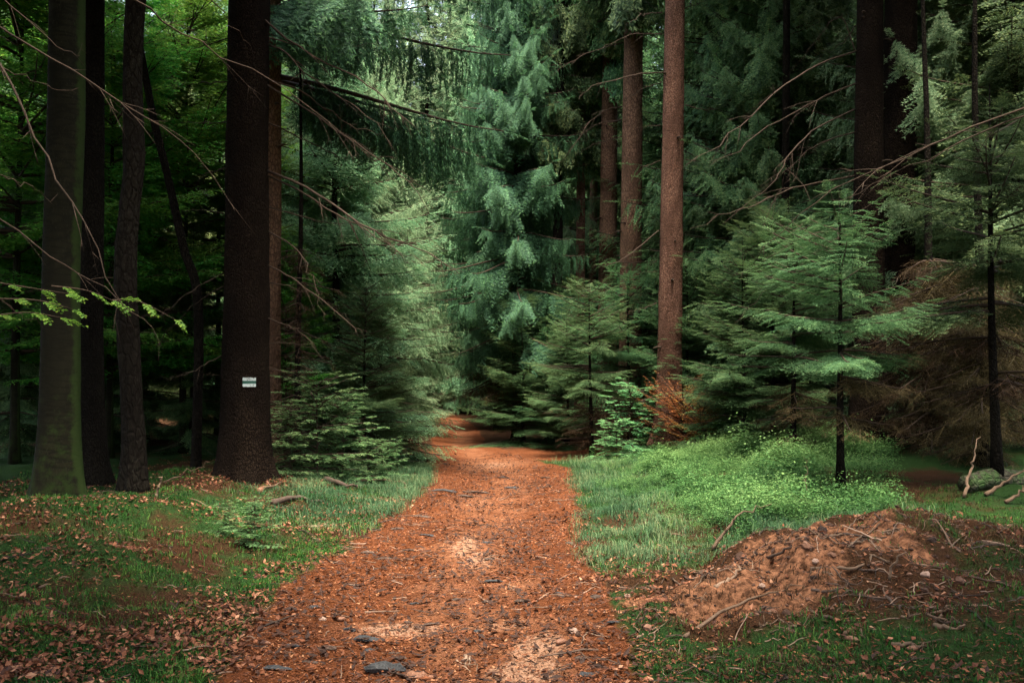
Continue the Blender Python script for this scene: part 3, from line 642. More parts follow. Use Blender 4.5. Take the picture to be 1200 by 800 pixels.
# ------------------------------------------------------------------ young and background spruces
KINDS = {
    'tallhang': (conifer('crown', 201, 16, 2.4, 2.3, HANGFINE, [M_needle_dark, M_twig], step=.065, whorl=.5, nb=6, hang=.75, sag=.35, rise=(-.15, .5), dead_from=1.5), stem_mesh('trunk', 15.2, .15, M_bark, 1)),
    'mid1': (conifer('crown', 202, 10, .5, 2.6, MID, NW, step=.115, whorl=.42, nb=6, hang=.35, sag=.28, rise=(-.08, .6)), stem_mesh('trunk', 10.2, .10, M_barkdark, 2)),
    'mid2': (conifer('crown', 203, 12, .7, 2.8, HANG, NW, step=.08, whorl=.46, nb=6, hang=.6, sag=.32, rise=(-.1, .55)), stem_mesh('trunk', 12.2, .12, M_barkdark, 3)),
    'small1': (conifer('crown', 204, 3.6, .12, 1.25, FINE, NW, step=.085, whorl=.26, nb=5, hang=.15, sag=.15, rise=(.0, .7)), stem_mesh('trunk', 3.7, .04, M_barkdark, 4)),
    'small2': (conifer('crown', 205, 3.2, .9, 1.3, FINE, NW, step=.095, whorl=.33, nb=5, hang=.18, sag=.22, rise=(.0, .6), dead_from=.3), stem_mesh('trunk', 3.3, .045, M_barkdark, 5)),
    'near': (conifer('crown', 206, 4.1, 1.7, 1.6, FINE, NW, step=.10, whorl=.36, nb=5, hang=.22, sag=.22, rise=(.02, .6), prof=.7, dead_from=1.15), stem_mesh('trunk', 4.4, .062, M_barkdark, 6)),
    'bare': (conifer('crown', 207, 11, 4.2, 2.2, MID, [M_needle, M_twig], step=.15, whorl=.42, nb=6, hang=.4, sag=.25, rise=(-.1, .5), dead_from=.4), stem_mesh('trunk', 11.2, .09, M_barkdark, 7)),
    'dry': (conifer('crown', 211, 9, 4, 1.9, MID, [M_needle, M_twig], whorl=.22, nb=7, hang=.3, sag=.3, rise=(-.15, .5), dead_from=.3, step=.07, zmax=3.1), stem_mesh('trunk', 11, .085, M_barkdark, 17)),
    'thin': (conifer('crown', 212, 9, 5, 1.3, MID, [M_needle, M_twig], whorl=.3, nb=3, hang=.3, sag=.2, rise=(-.15, .4), dead_from=.5, step=.14, zmax=4.6), stem_mesh('trunk', 11, .075, M_barkdark, 18)),
    'far1': (conifer('crown', 208, 17, 1.2, 2.8, FAR, NW, step=.2, whorl=.62, nb=6, hang=.45, sag=.3, rise=(-.12, .5)), stem_mesh('trunk', 17.2, .17, M_bark, 8)),
    'far2': (conifer('crown', 209, 14, .8, 2.4, FAR, NW, step=.2, whorl=.55, nb=6, hang=.6, sag=.35, rise=(-.12, .5)), stem_mesh('trunk', 14.2, .15, M_bark, 9)),
    'drytall': (conifer('crown', 210, 18, 8, 2.4, CANOPY, NW, step=.24, whorl=.7, nb=5, hang=.45, sag=.3, spray=1.5, dead_from=6.5), stem_mesh('trunk', 18.2, .13, M_barkdark, 10)),
}
def recolour(kind, m):
    me = KINDS[kind][0].copy(); me.materials[0] = m; return (me, KINDS[kind][1])
for k_ in ('mid1', 'mid2', 'far1', 'far2'): KINDS[k_ + '_pale'] = recolour(k_, M_needle_pale)  # copies with the light put into the needle colour
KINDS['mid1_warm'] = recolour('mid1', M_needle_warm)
def put(kind, px, d, label, Hs=1.0, group=None, cat='spruce tree', name='spruce_tree', x=None, rot=None):
    X = (px - 600) / F_PX * d if x is None else x
    t = thing(name, label, cat, (X, d, H0(X, d)), group, rng.uniform(0, 6.28) if rot is None else rot, Hs)
    cr, st = KINDS[kind]; obj('trunk', st, t); obj('crown', cr, t); return t
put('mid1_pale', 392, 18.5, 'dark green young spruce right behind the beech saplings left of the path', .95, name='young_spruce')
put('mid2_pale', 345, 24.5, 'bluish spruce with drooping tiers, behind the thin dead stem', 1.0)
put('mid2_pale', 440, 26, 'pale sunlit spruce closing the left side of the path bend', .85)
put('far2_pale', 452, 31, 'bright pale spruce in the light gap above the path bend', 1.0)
put('mid1_pale', 300, 27, 'pale spruce standing behind the trail marked trunk', 1.05)
put('mid1_warm', 230, 25, 'yellowish lit spruce between the crooked trunk and the marked trunk', .95)
put('mid2', 30, 22, 'blue green spruce behind the leftmost beech', .8)
put('small1', 447, 18.8, 'knee branched little spruce at the left path edge by the bend', .8, name='young_spruce')
put('small1', 428, 16.8, 'small dark spruce between beech saplings and the left path edge', .85, name='young_spruce')
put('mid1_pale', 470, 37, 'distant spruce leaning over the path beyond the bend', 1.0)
put('thin', 350, 15.2, 'thin dead looking spruce stem with bare twigs, right of the marked trunk', .75)
put('tallhang', 606, 24, 'tall spruce with long hanging boughs at the right of the path bend', 1.0, rot=.6)
put('tallhang', 585, 30, 'spruce with drooping dark boughs directly right of the narrow path gap', 1.0, rot=2.6)
put('small1', 612, 23.5, 'bushy little spruce overhanging the right side of the path bend', 1.0, name='young_spruce')
put('small2', 692, 19.6, 'small flat topped spruce on a thin black stem beside the path end', 1.05, name='young_spruce')
put('small1', 640, 24, 'little spruce in front of the hanging boughs', 1.05, name='young_spruce')
put('small2', 737, 21, 'small spruce below the tan trunk', 1.15, name='young_spruce')
put('mid1', 838, 22, 'dense spruce just right of the reddish trunk', .95)
put('mid2', 900, 19.5, 'blue green drooping spruce left of the twin trunks', .9)
put('mid1', 880, 26, 'tall spruce filling the gap behind the drooping one', 1.2)
put('small1', 872, 16.5, 'young spruce rising out of the bilberries', .95, name='young_spruce')
put('small2', 930, 14.2, 'young spruce with flat boughs between bilberries and twin trunks', 1.05, name='young_spruce')
put('near', 985, 10.9, 'young spruce on a straight black pole beside the bilberry bank', .78, name='young_spruce', rot=1.0)
put('near', 1165, 10.8, 'spruce with broad green boughs near the right edge', 1.0, name='young_spruce', rot=3.1)
put('mid2_pale', 1140, 18, 'bluish spruce right of the twin trunks', 1.1)
put('mid1', 1195, 15.5, 'dark spruce cut by the right edge', 1.0)
put('dry', 1090, 14.6, 'spruce with brown dry lower twigs behind the fallen log', .9)
put('dry', 1150, 13.0, 'spruce with a bare dry skirt of twigs above the fallen log', .85)
put('bare', 1075, 19, 'half dead spruce in the dark behind the twin trunks', 1.0)
put('mid2', 1060, 23, 'spruce showing between the twin trunks and the right edge spruces', 1.1)
put('mid2', 640, 33, 'spruce behind the tall hanging one', 1.2)
put('mid1', 790, 28, 'spruce in the dark behind the reddish trunk', 1.2)
for kind, px, d, hs, lab in (
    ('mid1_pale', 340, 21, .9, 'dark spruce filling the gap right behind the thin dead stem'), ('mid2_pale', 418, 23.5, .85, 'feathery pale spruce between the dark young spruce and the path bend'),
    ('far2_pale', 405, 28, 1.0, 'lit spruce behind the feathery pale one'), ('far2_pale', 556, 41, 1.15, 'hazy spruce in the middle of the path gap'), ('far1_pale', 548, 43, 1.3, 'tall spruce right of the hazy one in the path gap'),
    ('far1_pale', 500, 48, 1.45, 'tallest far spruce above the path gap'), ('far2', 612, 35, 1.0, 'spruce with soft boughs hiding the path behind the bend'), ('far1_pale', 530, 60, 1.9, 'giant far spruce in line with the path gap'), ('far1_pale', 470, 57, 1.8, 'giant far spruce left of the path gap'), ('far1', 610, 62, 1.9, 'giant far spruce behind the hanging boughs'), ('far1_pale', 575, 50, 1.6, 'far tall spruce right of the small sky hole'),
    ('mid1', 170, 21, .75, 'spruce in the dark behind the crooked trunk'), ('mid1', 120, 19, .7, 'dark spruce behind the black beech trunk'), ('mid1', 20, 17, .55, 'low dark spruce behind the mossy beech, at the left edge'),
    ('mid1', 225, 18, .42, 'low dark spruce left of the marked trunk'), ('mid2', 700, 29, 1.1, 'spruce in the dark behind the tan trunks'), ('mid1', 960, 28, 1.3, 'tall dense spruce behind the thin rusty stem'),
    ('mid1', 1010, 19.5, .5, 'low spruce behind the foot of the twin trunks'), ('small1', 805, 19.5, 1.0, 'small spruce right beside the reddish trunk'), ('small1', 665, 22, .85, 'bushy knee high spruce under the hanging boughs'),
    ('mid2', 878, 21.5, 1.2, 'tall drooping spruce between reddish trunk and slim dark stem'), ('mid1', 805, 24, 1.15, 'dark spruce directly behind the reddish trunk'),
    ('mid2', 940, 20.8, 1.25, 'tall drooping spruce around the thin rusty stem'), ('mid2_pale', 985, 25, 1.3, 'pale tall spruce directly left of the twin trunks'), ('mid2_pale', 1110, 17, 1.05, 'light blue green spruce just right of the twin trunks'),
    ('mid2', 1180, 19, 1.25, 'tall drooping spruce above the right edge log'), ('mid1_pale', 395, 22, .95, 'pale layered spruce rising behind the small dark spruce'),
    ('small1', 905, 16.5, 1.1, 'green young spruce behind the bilberries')):
    put(kind, px, d, lab, hs, name='young_spruce' if 'small' in kind else 'spruce_tree')
# dark stand behind
G = 'far spruces closing the view'
placed = [(t[1][0], t[1][1]) for t in trees.values()] + [(o.location.x, o.location.y) for o in C.objects if o.name.startswith(('young_spruce', 'spruce_tree'))]
r2 = np.random.default_rng(5); nfar = 0
for it in range(4000):
    d = r2.uniform(24, 62); x = r2.uniform(-.62, .62) * d
    if d < 34 and x < 1 and x > -14: continue
    if path_d(np.array(x), np.array(d)) > -1.5: continue
    if min((x - a) ** 2 + (d - b) ** 2 for a, b in placed) < (2.3 + .018 * d) ** 2: continue
    placed.append((x, d)); nfar += 1
    left_dark = False
    put('drytall' if (left_dark or r2.random() < .25) else ('far1' if r2.random() < .5 else 'far2'), 0, d, 'one of the many far spruces packed behind the nearer trees', r2.uniform(.85, 1.2) * (1.4 if d > 40 else 1), G, x=x)
    if nfar >= 95: break
# stand to both sides and behind the viewer (its shade falls into the picture)
for it in range(3000):
    d = r2.uniform(-16, 24); x = r2.uniform(-17, 17)
    if abs(x) < 3.2 + .0 * d or (abs(x) < abs(d) * .56 + 1.5 and d > 0): continue
    if min((x - a) ** 2 + (d - b) ** 2 for a, b in placed) < 2.9 ** 2: continue
    sh = [(x - SUN_K[0] * h, d - SUN_K[1] * h) for h in (8, 12, 16, 20)]
    if any(((a - 1.2) / 3.4) ** 2 + ((b - 13.5) / 4.8) ** 2 < 1 or ((a + 3) / 5) ** 2 + ((b - 24) / 6.5) ** 2 < 1 or ((a + 7) / 5) ** 2 + ((b - 18) / 6) ** 2 < 1 or ((a - 5) / 3.5) ** 2 + ((b - 17) / 5) ** 2 < 1 for a, b in sh): continue
    placed.append((x, d))
    put('drytall', 0, d, 'spruce added outside the view to shade the foreground', r2.uniform(.95, 1.25), 'stand around the viewer', x=x)

for x, d, hs in ((-2.3, -1.4, 1.0), (-2.5, 1.6, 1.1), (-4.4, .2, 1.0), (-4.6, 3.6, .8), (-1.9, -3.4, 1.1), (2.9, .4, 1.0), (2.5, -3.0, 1.1), (-2.9, 3.4, .8)):  # unseen spruces added near the camera so their shadows darken the foreground
    put('drytall', 0, d, 'spruce added outside the view to shade the foreground', hs, 'stand around the viewer', x=x)
# beech foliage in the left middle distance
beech_low = conifer('crown', 301, 8.5, 1.6, 2.8, LEAFY, [M_leaf, M_twig], step=.11, whorl=.42, nb=5, hang=.06, sag=.02, rise=(.0, .7), spray=1.0, prof=.5)
beech_stem = stem_mesh('trunk', 8.5, .07, M_beech, 31)
sapling = conifer('crown', 302, 1.7, .12, .85, LEAFYBIG, [M_sap, M_twig], step=.15, whorl=.17, nb=5, hang=.03, sag=.05, rise=(.05, .45), spray=.55, prof=.6)
sap_stem = stem_mesh('trunk', 1.7, .012, M_twig, 32, 6)
def beech(px, d, label, s, me, st, name, cat, rot=None):
    X = (px - 600) / F_PX * d
    t = thing(name, label, cat, (X, d, H0(X, d)), None, rng.uniform(0, 6) if rot is None else rot, s); obj('trunk', st, t); obj('crown', me, t)
beech(215, 18, 'fresh green beech filling the gap between crooked and marked trunks', 1.0, beech_low, beech_stem, 'beech_tree', 'beech tree')
beech(255, 20, 'yellow green beech right behind the marked trunk', 1.0, beech_low, beech_stem, 'beech_tree', 'beech tree')
beech(128, 16.5, 'beech whose leaves show between black and crooked trunks', .95, beech_low, beech_stem, 'beech_tree', 'beech tree')
beech(60, 19, 'taller beech whose leaves show above, behind the mossy trunk', 1.25, beech_low, beech_stem, 'beech_tree', 'beech tree')
beech(18, 15, 'leafy beech behind the left edge', 1.05, beech_low, beech_stem, 'beech_tree', 'beech tree')
beech(335, 16.8, 'small beech with bright leaves showing right of the marked trunk', .42, beech_low, beech_stem, 'beech_tree', 'beech tree')
for px, d, s, lab in ((372, 14.2, .95, 'leafy beech sapling right of the marked spruce foot'), (402, 14.8, .8, 'pale leaved beech sapling beside the little dark spruce'), (340, 13.9, .6, 'low beech sapling against the marked trunk'), (432, 15.0, .42, 'tiny yellowish beech sapling at the left grass verge'),
                     (458, 15.6, .36, 'lowest beech sapling nearest the left path edge')):
    beech(px, d, lab, s, sapling, sap_stem, 'beech_sapling', 'sapling')
for px, d, s, lab in ((738, 18.2, .85, 'light green sapling at the far end of the bilberry bank'), (722, 17.6, .5, 'low light green sapling beside the path bend'), (850, 17.2, .75, 'pale sapling between reddish trunk and young spruce'), (300, 8.9, .28, 'tiny seedling with pale leaves in the moss left of the path'), (265, 9.1, .2, 'low seedling in moss beside the tiny leaning stem')):
    beech(px, d, lab, s, sapling, sap_stem, 'sapling', 'sapling')
# rust coloured bracken in front of the reddish trunk
fern = conifer('frond_clump', 303, .9, .05, .9, LEAFY, [M_fern, M_twig], step=.05, whorl=.13, nb=6, hang=.05, sag=.3, rise=(.5, .9), spray=.32, prof=.35)
for px, d, s, lab in ((800, 18.0, .95, 'rust orange bracken clump at the foot of the reddish trunk'), (822, 17.3, .7, 'smaller rust orange bracken clump beside the young spruce')):
    X = (px - 600) / F_PX * d; o = obj('bracken', fern, None, (X, d, H0(X, d) + .1), lab, 'bracken'); o.scale = (s,) * 3; o.rotation_euler = (0, 0, px)

# ------------------------------------------------------------------ ground cover
def scatter(n, x0, x1, y0, y1, dens, r, y_pow=1.6):
    y = y0 + (y1 - y0) * r.random(n) ** y_pow; x = r.uniform(x0, x1, n) if np.isscalar(x0) else x0
    k = r.random(n) < dens(x, y); return x[k], y[k]
def bil_dens(x, y):
    l = np.interp(y, PY, PXR) + .6 - .4 * sstep(11, 15, y) + .25 * fbm(x * 1.5, y * 1.5, 3)
    m = sstep(-.1, .9, x - l) * sstep(7.8, 10.2, y - .2 * (x - 1)) * sstep(19.5, 17.5, y) * sstep(.40, .33, x / y)
    return m * np.clip(.7 + 1.1 * fbm(x * 1.3 + 7, y * 1.3, 3), .06, 1)
def plant_template(seed, n, h, ln, wd):
    r = np.random.default_rng(seed); P, D = [], []
    for k in range(5):
        a = r.uniform(0, 6.28); sp = r.uniform(.05, .45); m = n // 5
        t = np.linspace(.3, 1, m); ax = np.array([math.cos(a) * sp, math.sin(a) * sp, 1])
        p = ax * (t * h * r.uniform(.7, 1.1))[:, None] + r.normal(size=(m, 3)) * .035
        P.append(p); D.append(np.stack([r.normal(size=m), r.normal(size=m), r.uniform(-.2, .5, m)], 1))
    P, D = np.concatenate(P), np.concatenate(D); Nn = np.stack([r.normal(size=len(P)) * .5, r.normal(size=len(P)) * .5, np.ones(len(P))], 1)
    T = leaf_quads(r, P, D, Nn, ln * r.uniform(.6, 1.2, len(P)), wd * r.uniform(.7, 1.1, len(P)))
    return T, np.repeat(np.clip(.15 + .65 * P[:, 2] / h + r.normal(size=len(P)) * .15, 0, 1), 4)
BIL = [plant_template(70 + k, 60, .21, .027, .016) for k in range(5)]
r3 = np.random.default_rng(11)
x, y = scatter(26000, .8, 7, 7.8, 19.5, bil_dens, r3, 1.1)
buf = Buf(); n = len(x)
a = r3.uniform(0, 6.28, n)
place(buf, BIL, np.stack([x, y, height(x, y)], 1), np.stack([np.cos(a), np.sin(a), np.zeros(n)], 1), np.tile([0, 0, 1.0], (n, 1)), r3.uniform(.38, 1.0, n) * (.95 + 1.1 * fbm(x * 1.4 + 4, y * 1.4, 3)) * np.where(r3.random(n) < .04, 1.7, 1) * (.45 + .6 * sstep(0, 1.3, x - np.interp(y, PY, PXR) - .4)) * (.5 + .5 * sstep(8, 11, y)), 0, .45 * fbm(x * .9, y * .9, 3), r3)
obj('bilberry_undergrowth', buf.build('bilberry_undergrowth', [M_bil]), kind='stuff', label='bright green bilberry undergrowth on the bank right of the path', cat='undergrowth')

def blades(x, y, hmin, hmax, wd, lean, r, name, m, label, cat, per=1, tb=0, spread=.0):
    if per > 1:
        x = np.repeat(x, per) + r.normal(size=len(x) * per) * spread; y = np.repeat(y, per) + r.normal(size=len(y) * per) * spread
    n = len(x); z = height(x, y) - .005; h = r.uniform(hmin, hmax, n) * np.clip(1 + 1.1 * fbm(x * 2.3, y * 2.3, 3), .35, 2); a = r.uniform(0, 6.28, n); l = r.uniform(.2, 1, n) * lean
    B = np.stack([x, y, z], 1); w = np.stack([np.cos(a), np.sin(a), np.zeros(n)], 1) * wd / 2
    dv = np.stack([-np.sin(a), np.cos(a), np.zeros(n)], 1)
    mid = B + dv * (h * l * .35)[:, None] + np.array([0, 0, 1.0]) * (h * .62)[:, None]; tip = B + dv * (h * l)[:, None] + np.array([0, 0, 1.0]) * (h * (1 - .3 * l))[:, None]
    T = np.stack([np.stack([B - w, B + w, mid + w * .7], 1), np.stack([B - w, mid + w * .7, mid - w * .7], 1), np.stack([mid - w * .7, mid + w * .7, tip], 1)], 1).reshape(-1, 3, 3)
    buf = Buf(); buf.soup(T, 0, np.repeat(np.clip(r.normal(.45, .24, n) + tb + .55 * fbm(x * 1.8 + 2, y * 1.8, 3), 0, 1), 3))
    return obj(name, buf.build(name, [m]), kind='stuff', label=label, cat=cat)
def grass_dens(x, y):
    p = path_d(x, y); w = np.where(x < 0, sstep(-1.9 - .2, -.9, p) * sstep(.12, -.12, p) * sstep(9.5, 12, y), sstep(-1.5, -.3, p) * sstep(.14, -.25, p) * sstep(7.6, 8.8, y))
    w = np.where((x > 2.5) & (x < 4.2), np.maximum(w, .5 * np.exp(-((x - 3.4) / .6) ** 2 - ((y - 10) / .9) ** 2)), w)
    w = np.maximum(w, np.where(x > 0, .8 * sstep(.9, 1.3, x) * sstep(7.8, 8.6, y) * sstep(10.6, 9.6, y) * sstep(3.4, 2.6, x), 0))
    return w * sstep(19, 17, y) * np.clip(.6 + .9 * fbm(x * 2, y * 2, 3), .08, 1)
x, y = scatter(75000, -4, 4.5, 7.5, 19, grass_dens, r3, 1.2)
blades(x, y, .03, .12, .005, 1.1, r3, 'grass', M_grass, 'fine grey green grass along both path verges', 'grass', 5, 0, .04)
def moss_dens(x, y):
    m = np.clip(.62 + .9 * fbm(x * .8 + 3, y * .8, 4), 0, 1) * sstep(.02, -.2, path_d(x, y) + .16 * fbm(x * 2.1, y * 2.1, 4))
    m = m * (1 - .75 * sstep(-2.4, -4, x) * sstep(7.5, 4.5, y)) * (1 - .75 * np.exp(-((x + 3.3) / 1.2) ** 2 - ((y - 13) / 1.6) ** 2))
    return m * np.where(x > 0, .42 * (1 - sstep(.1, .5, mound_w(x, y)) * sstep(3.1, 2.2, x)), 1)
x, y = scatter(130000, -6.5, 5, 4, 14, moss_dens, r3, 1.5)
k = (np.abs(x) < y * .56 + .3); x, y = x[k], y[k]
blades(x, y, .012, .05, .007, 1.0, r3, 'moss', M_moss, 'dark green moss and short grass carpeting the banks', 'moss', 4, .05, .02)

M_straw = needles_mat('dry_moss', (.025, .014, .007), (.065, .040, .016), (.13, .085, .035))
def straw_dens(x, y):
    return np.clip(.35 + .9 * fbm(x * 1.2 + 40, y * 1.2, 3), 0, 1) * sstep(.05, -.2, path_d(x, y)) * np.where(x > 0, 1 - .45 * sstep(.3, .7, mound_w(x, y)) * sstep(3.1, 2.2, x), .55)
x, y = scatter(70000, -6, 5, 4, 11, straw_dens, r3, 1.5); k = (np.abs(x) < y * .56 + .3); x, y = x[k], y[k]
blades(x, y, .01, .045, .006, 1.3, r3, 'dry_grass', M_straw, 'withered brown moss and straw between the green', 'dry grass', 4, 0, .025)
def flat_bits(x, y, ln, wd, lift, r, curl):
    n = len(x); a = r.uniform(0, 6.28, n); D = np.stack([np.cos(a), np.sin(a), r.normal(size=n) * curl], 1)
    Nn = np.stack([r.normal(size=n) * curl, r.normal(size=n) * curl, np.where(r.random(n) < .5, 1.0, -1.0)], 1)
    return leaf_quads(r, np.stack([x, y, height(x, y) + lift + r.random(n) * lift], 1), D, Nn, ln, wd)
def leaf_dens(x, y):
    cl = np.clip(.32 + 1.9 * fbm(x * 1.6 + 20, y * 1.6, 4), .02, 1)
    left = sstep(-.9, -1.8, x - .0) * (1 - sstep(13, 16, y)) * (.35 + .65 * sstep(7.5, 5, y)) * np.where(path_d(x, y) > 0, .5, 1)
    left = np.maximum(left, .8 * np.exp(-((x + 3.2) / 1.2) ** 2 - ((y - 12.6) / 1.2) ** 2))
    right = np.where(x > .5, .14 * (1 - sstep(9, 10, y)) + .25 * np.exp(-((x - 1.15) / .35) ** 2 - ((y - 9.6) / 1.0) ** 2) + .3 * np.exp(-((x - 1.1) / .5) ** 2 - ((y - 7.6) / .6) ** 2), 0)
    return np.clip(cl * (left + right), 0, 1)
x, y = scatter(210000, -6.5, 4.5, 4, 16, leaf_dens, r3, 1.5)
k = np.abs(x) < y * .56 + .3; x, y = x[k], y[k]; n = len(x)
buf = Buf(); buf.soup(flat_bits(x, y, r3.uniform(.022, .056, n), r3.uniform(.016, .036, n), .012, r3, .5), 0, np.repeat(np.clip(r3.normal(.5, .25, n), 0, 1), 4))
obj('leaf_litter', buf.build('leaf_litter', [M_beechlitter]), kind='stuff', label='curled brown beech leaves strewn over the left bank and mound', cat='leaf litter')
def need_dens(x, y):
    p = path_d(x, y) + .16 * fbm(x * 2.1, y * 2.1, 4)
    return np.clip(sstep(-.3, .1, p) + .3 * (x > .3) * (y < 9) + .28 * (x < -1.2), 0, 1) * np.clip(.7 + .6 * fbm(x * 3, y * 3, 3), .1, 1)
x, y = scatter(260000, -5.5, 4.6, 4, 17, need_dens, r3, 1.7); n = len(x)
buf = Buf(); a = r3.uniform(0, 6.28, n); D = np.stack([np.cos(a), np.sin(a), r3.normal(size=n) * .25], 1); Wv = np.stack([-np.sin(a), np.cos(a), r3.normal(size=n) * .5], 1)
B0 = np.stack([x, y, height(x, y) + .004 + r3.random(n) * .008], 1); l = r3.uniform(.012, .035, n)[:, None]; w = r3.uniform(.002, .006, n)[:, None]
T = np.stack([B0 - Wv * w, B0 + Wv * w, B0 + D * l], 1)
buf.soup(T, 0, np.clip(r3.normal(.52, .24, n), 0, 1))
x, y = scatter(26000, -2.2, 3.4, 4, 20, lambda x, y: need_dens(x, y) * .8, r3, 1.6); n = len(x)
buf.soup(flat_bits(x, y, r3.uniform(.02, .06, n), r3.uniform(.008, .03, n), .01, r3, .3), 0, np.repeat(np.clip(r3.choice([.0, .02, .05, .08, .12, .3, .62], n) + r3.normal(size=n) * .06, 0, 1), 4))
x, y = scatter(11000, -2.0, 1.2, 4, 21, lambda x, y: sstep(-.1, .15, path_d(x, y)) * np.clip(.35 + 1.6 * fbm(x * 1.1 + 50, y * .8, 3), .05, 1), r3, 1.5); n = len(x)
buf.soup(flat_bits(x, y, r3.uniform(.025, .10, n), r3.uniform(.012, .04, n), .016, r3, .25), 0, np.repeat(np.clip(r3.normal(.0, .05, n), 0, .2), 4))
obj('needle_litter', buf.build('needle_litter', [M_needlelitter]), kind='stuff', label='rust orange fallen needles and flakes covering the path', cat='needle litter')

def twig_dens(x, y):
    return np.clip(.9 * mound_w(x - .2, y + .25) + .5 * (x > .7) * (y < 8.5) + .25 * (x < -1.4) + .3 * (path_d(x, y) > 0), 0, 1) * np.clip(.5 + 1.2 * fbm(x * 1.7, y * 1.7, 3), .05, 1)
x, y = scatter(16000, -5.5, 4.6, 4, 15, twig_dens, r3, 1.5); n = len(x)
a = r3.uniform(0, 6.28, n); l = r3.uniform(.03, .16, n) * np.where(r3.random(n) < .06, 2.5, 1); buf = Buf(); K = 5
for w_ in range(n):
    u = np.linspace(-.5, .5, K) * l[w_]; bx = x[w_] + np.cos(a[w_]) * u + r3.normal(size=K) * .004; by = y[w_] + np.sin(a[w_]) * u + r3.normal(size=K) * .004
    V, Fq = tube(np.stack([bx, by, height(bx, by) + .006 + np.linspace(0, r3.uniform(0, .03), K)], 1), np.linspace(1, .4, K) * (.0018 + .022 * l[w_] * r3.uniform(.5, 1)), 4)
    buf.add(V, Fq, 0, np.full(len(V), r3.random()))
obj('twig_litter', buf.build('twig_litter', [litter_mat('twig_debris', [(0, (.02, .014, .01)), (.6, (.07, .042, .026)), (.85, (.16, .10, .065)), (1, (.30, .20, .14))])]), kind='stuff', label='fine broken twigs strewn over mound, banks and path', cat='twigs')
# clods of earth on and before the mound
def clod_dens(x, y): return np.clip(mound_w(x + .15, y + .35) * 1.1, 0, 1) * np.clip(.45 + 1.3 * fbm(x * 2, y * 2, 3), .04, 1)
x, y = scatter(8000, .3, 4.4, 5, 9, clod_dens, r3, 1); n = len(x); buf = Buf()
ico = tube(np.stack([np.linspace(-.5, .5, 5), np.zeros(5), np.zeros(5)], 1), [.12, .42, .5, .4, .1], 7)
for w_ in range(n):
    k = r3.uniform(.06, .17) ** 2 * (2.4 if r3.random() < .05 else 1); V = ico[0] * (1 + r3.normal(size=ico[0].shape) * .22) * k * np.array([1.2, 1, .8]); c_, s_ = math.cos(w_), math.sin(w_)
    V = np.stack([V[:, 0] * c_ - V[:, 1] * s_, V[:, 0] * s_ + V[:, 1] * c_, V[:, 2]], 1) + [x[w_], y[w_], H0(x[w_], y[w_]) + k * .15]
    buf.add(V, ico[1], 0, np.full(len(V), r3.random()))
obj('soil_rubble', buf.build('soil_rubble', [litter_mat('clods', [(0, (.02, .011, .007)), (.5, (.06, .03, .018)), (.85, (.15, .072, .042)), (1, (.26, .14, .09))], .9)]), kind='stuff', label='clods of loose brown earth on the mound', cat='rubble')

# ------------------------------------------------------------------ single pieces lying about
def lump(name, L, W, Hh, seed, m, cone=False):
    """an irregular chip, stone or cone along x"""
    r = np.random.default_rng(seed); n, seg = (11, 10) if cone else (7, 7); t = np.linspace(0, 1, n)
    P = np.stack([(t - .5) * L, .08 * L * np.sin(t * 3 + seed), .04 * L * np.sin(t * 4)], 1)
    prof = np.sin(np.pi * np.clip(t, .03, .97)) ** (.45 if not cone else .55)
    if cone: prof = prof * (1.15 - .45 * t)
    else: prof = np.clip(np.minimum(t, 1 - t) * 6 + .35, 0, 1) * r.uniform(.7, 1.1, n)
    V, Fq = tube(P, np.ones(n), seg); th = 0
    for i in range(n):
        s = slice(i * seg, (i + 1) * seg); c = P[i]
        k = prof[i] * (1 + r.uniform(-.22, .22, seg) * (0 if cone else 1)) * ((1 + .1 * (-1) ** np.arange(seg)) if cone and i % 2 else 1)
        off = V[s] - c; V[s] = c + off * np.stack([np.full(seg, W / 2), W / 2 * k, Hh / 2 * k], 1)
    return mesh(name, V, Fq, m, smooth=bool(cone))
def lay(name, px, py, lpx, wpx, m, label, cat, group=None, ang=0, hgt=.36, cone=False, seed=0):
    p = ground(px, py); d = p[1]; L, W = lpx / F_PX * d * (.85 if cone else 1), max(.012, wpx / F_PX * d * (.95 if cone else 1.6))
    o = obj(name, lump(name, L, W, W * hgt, seed + int(px), m, cone), None, (p[0], p[1], p[2] + W * hgt * .3), label, cat, group)
    o.rotation_euler = (rng.uniform(-.2, .2), 0, R(ang)); return o
GB = 'bark chips scattered on the path'
lay('bark_chip', 430, 750, 27, 11, M_char, 'largest black bark slab, beside the pale sandy patch', 'bark chip', GB, 5)
lay('charred_stick', 451, 789, 46, 11, M_char, 'thick black stick at the bottom edge of the path', 'stick', None, -6, .9)
lay('bark_chip', 325, 784, 33, 8, M_char, 'long flat blackish chip near the left bottom of the path', 'bark chip', GB, -10)
lay('bark_chip', 340, 758, 21, 7, M_char, 'grey flat chip left of two brown chips on the path', 'bark chip', GB, 3)
lay('bark_chip', 383, 761, 21, 8, M_chip, 'brown chunky chip in the middle of the lower left path', 'bark chip', GB, 6)
lay('wood_piece', 487, 794, 25, 8, M_cone, 'reddish brown wood piece right of the thick black stick', 'wood piece', None, 8, .8)
lay('spruce_cone', 400, 727, 14, 8, M_cone, 'pale brown cone standing out left of the sandy patch', 'cone', None, 35, .8, True)
lay('spruce_cone', 310, 755, 17, 8, M_cone, 'brown cone among leaves at the left path margin', 'cone', None, 15, .8, True)
lay('spruce_cone', 1000, 752, 25, 9, M_cone, 'big pale cone lying below the dirt mound', 'cone', None, -40, .9, True)
lay('spruce_cone', 1073, 762, 22, 8, M_cone, 'cone lying right of the biggest one below the mound', 'cone', None, -15, .9, True)
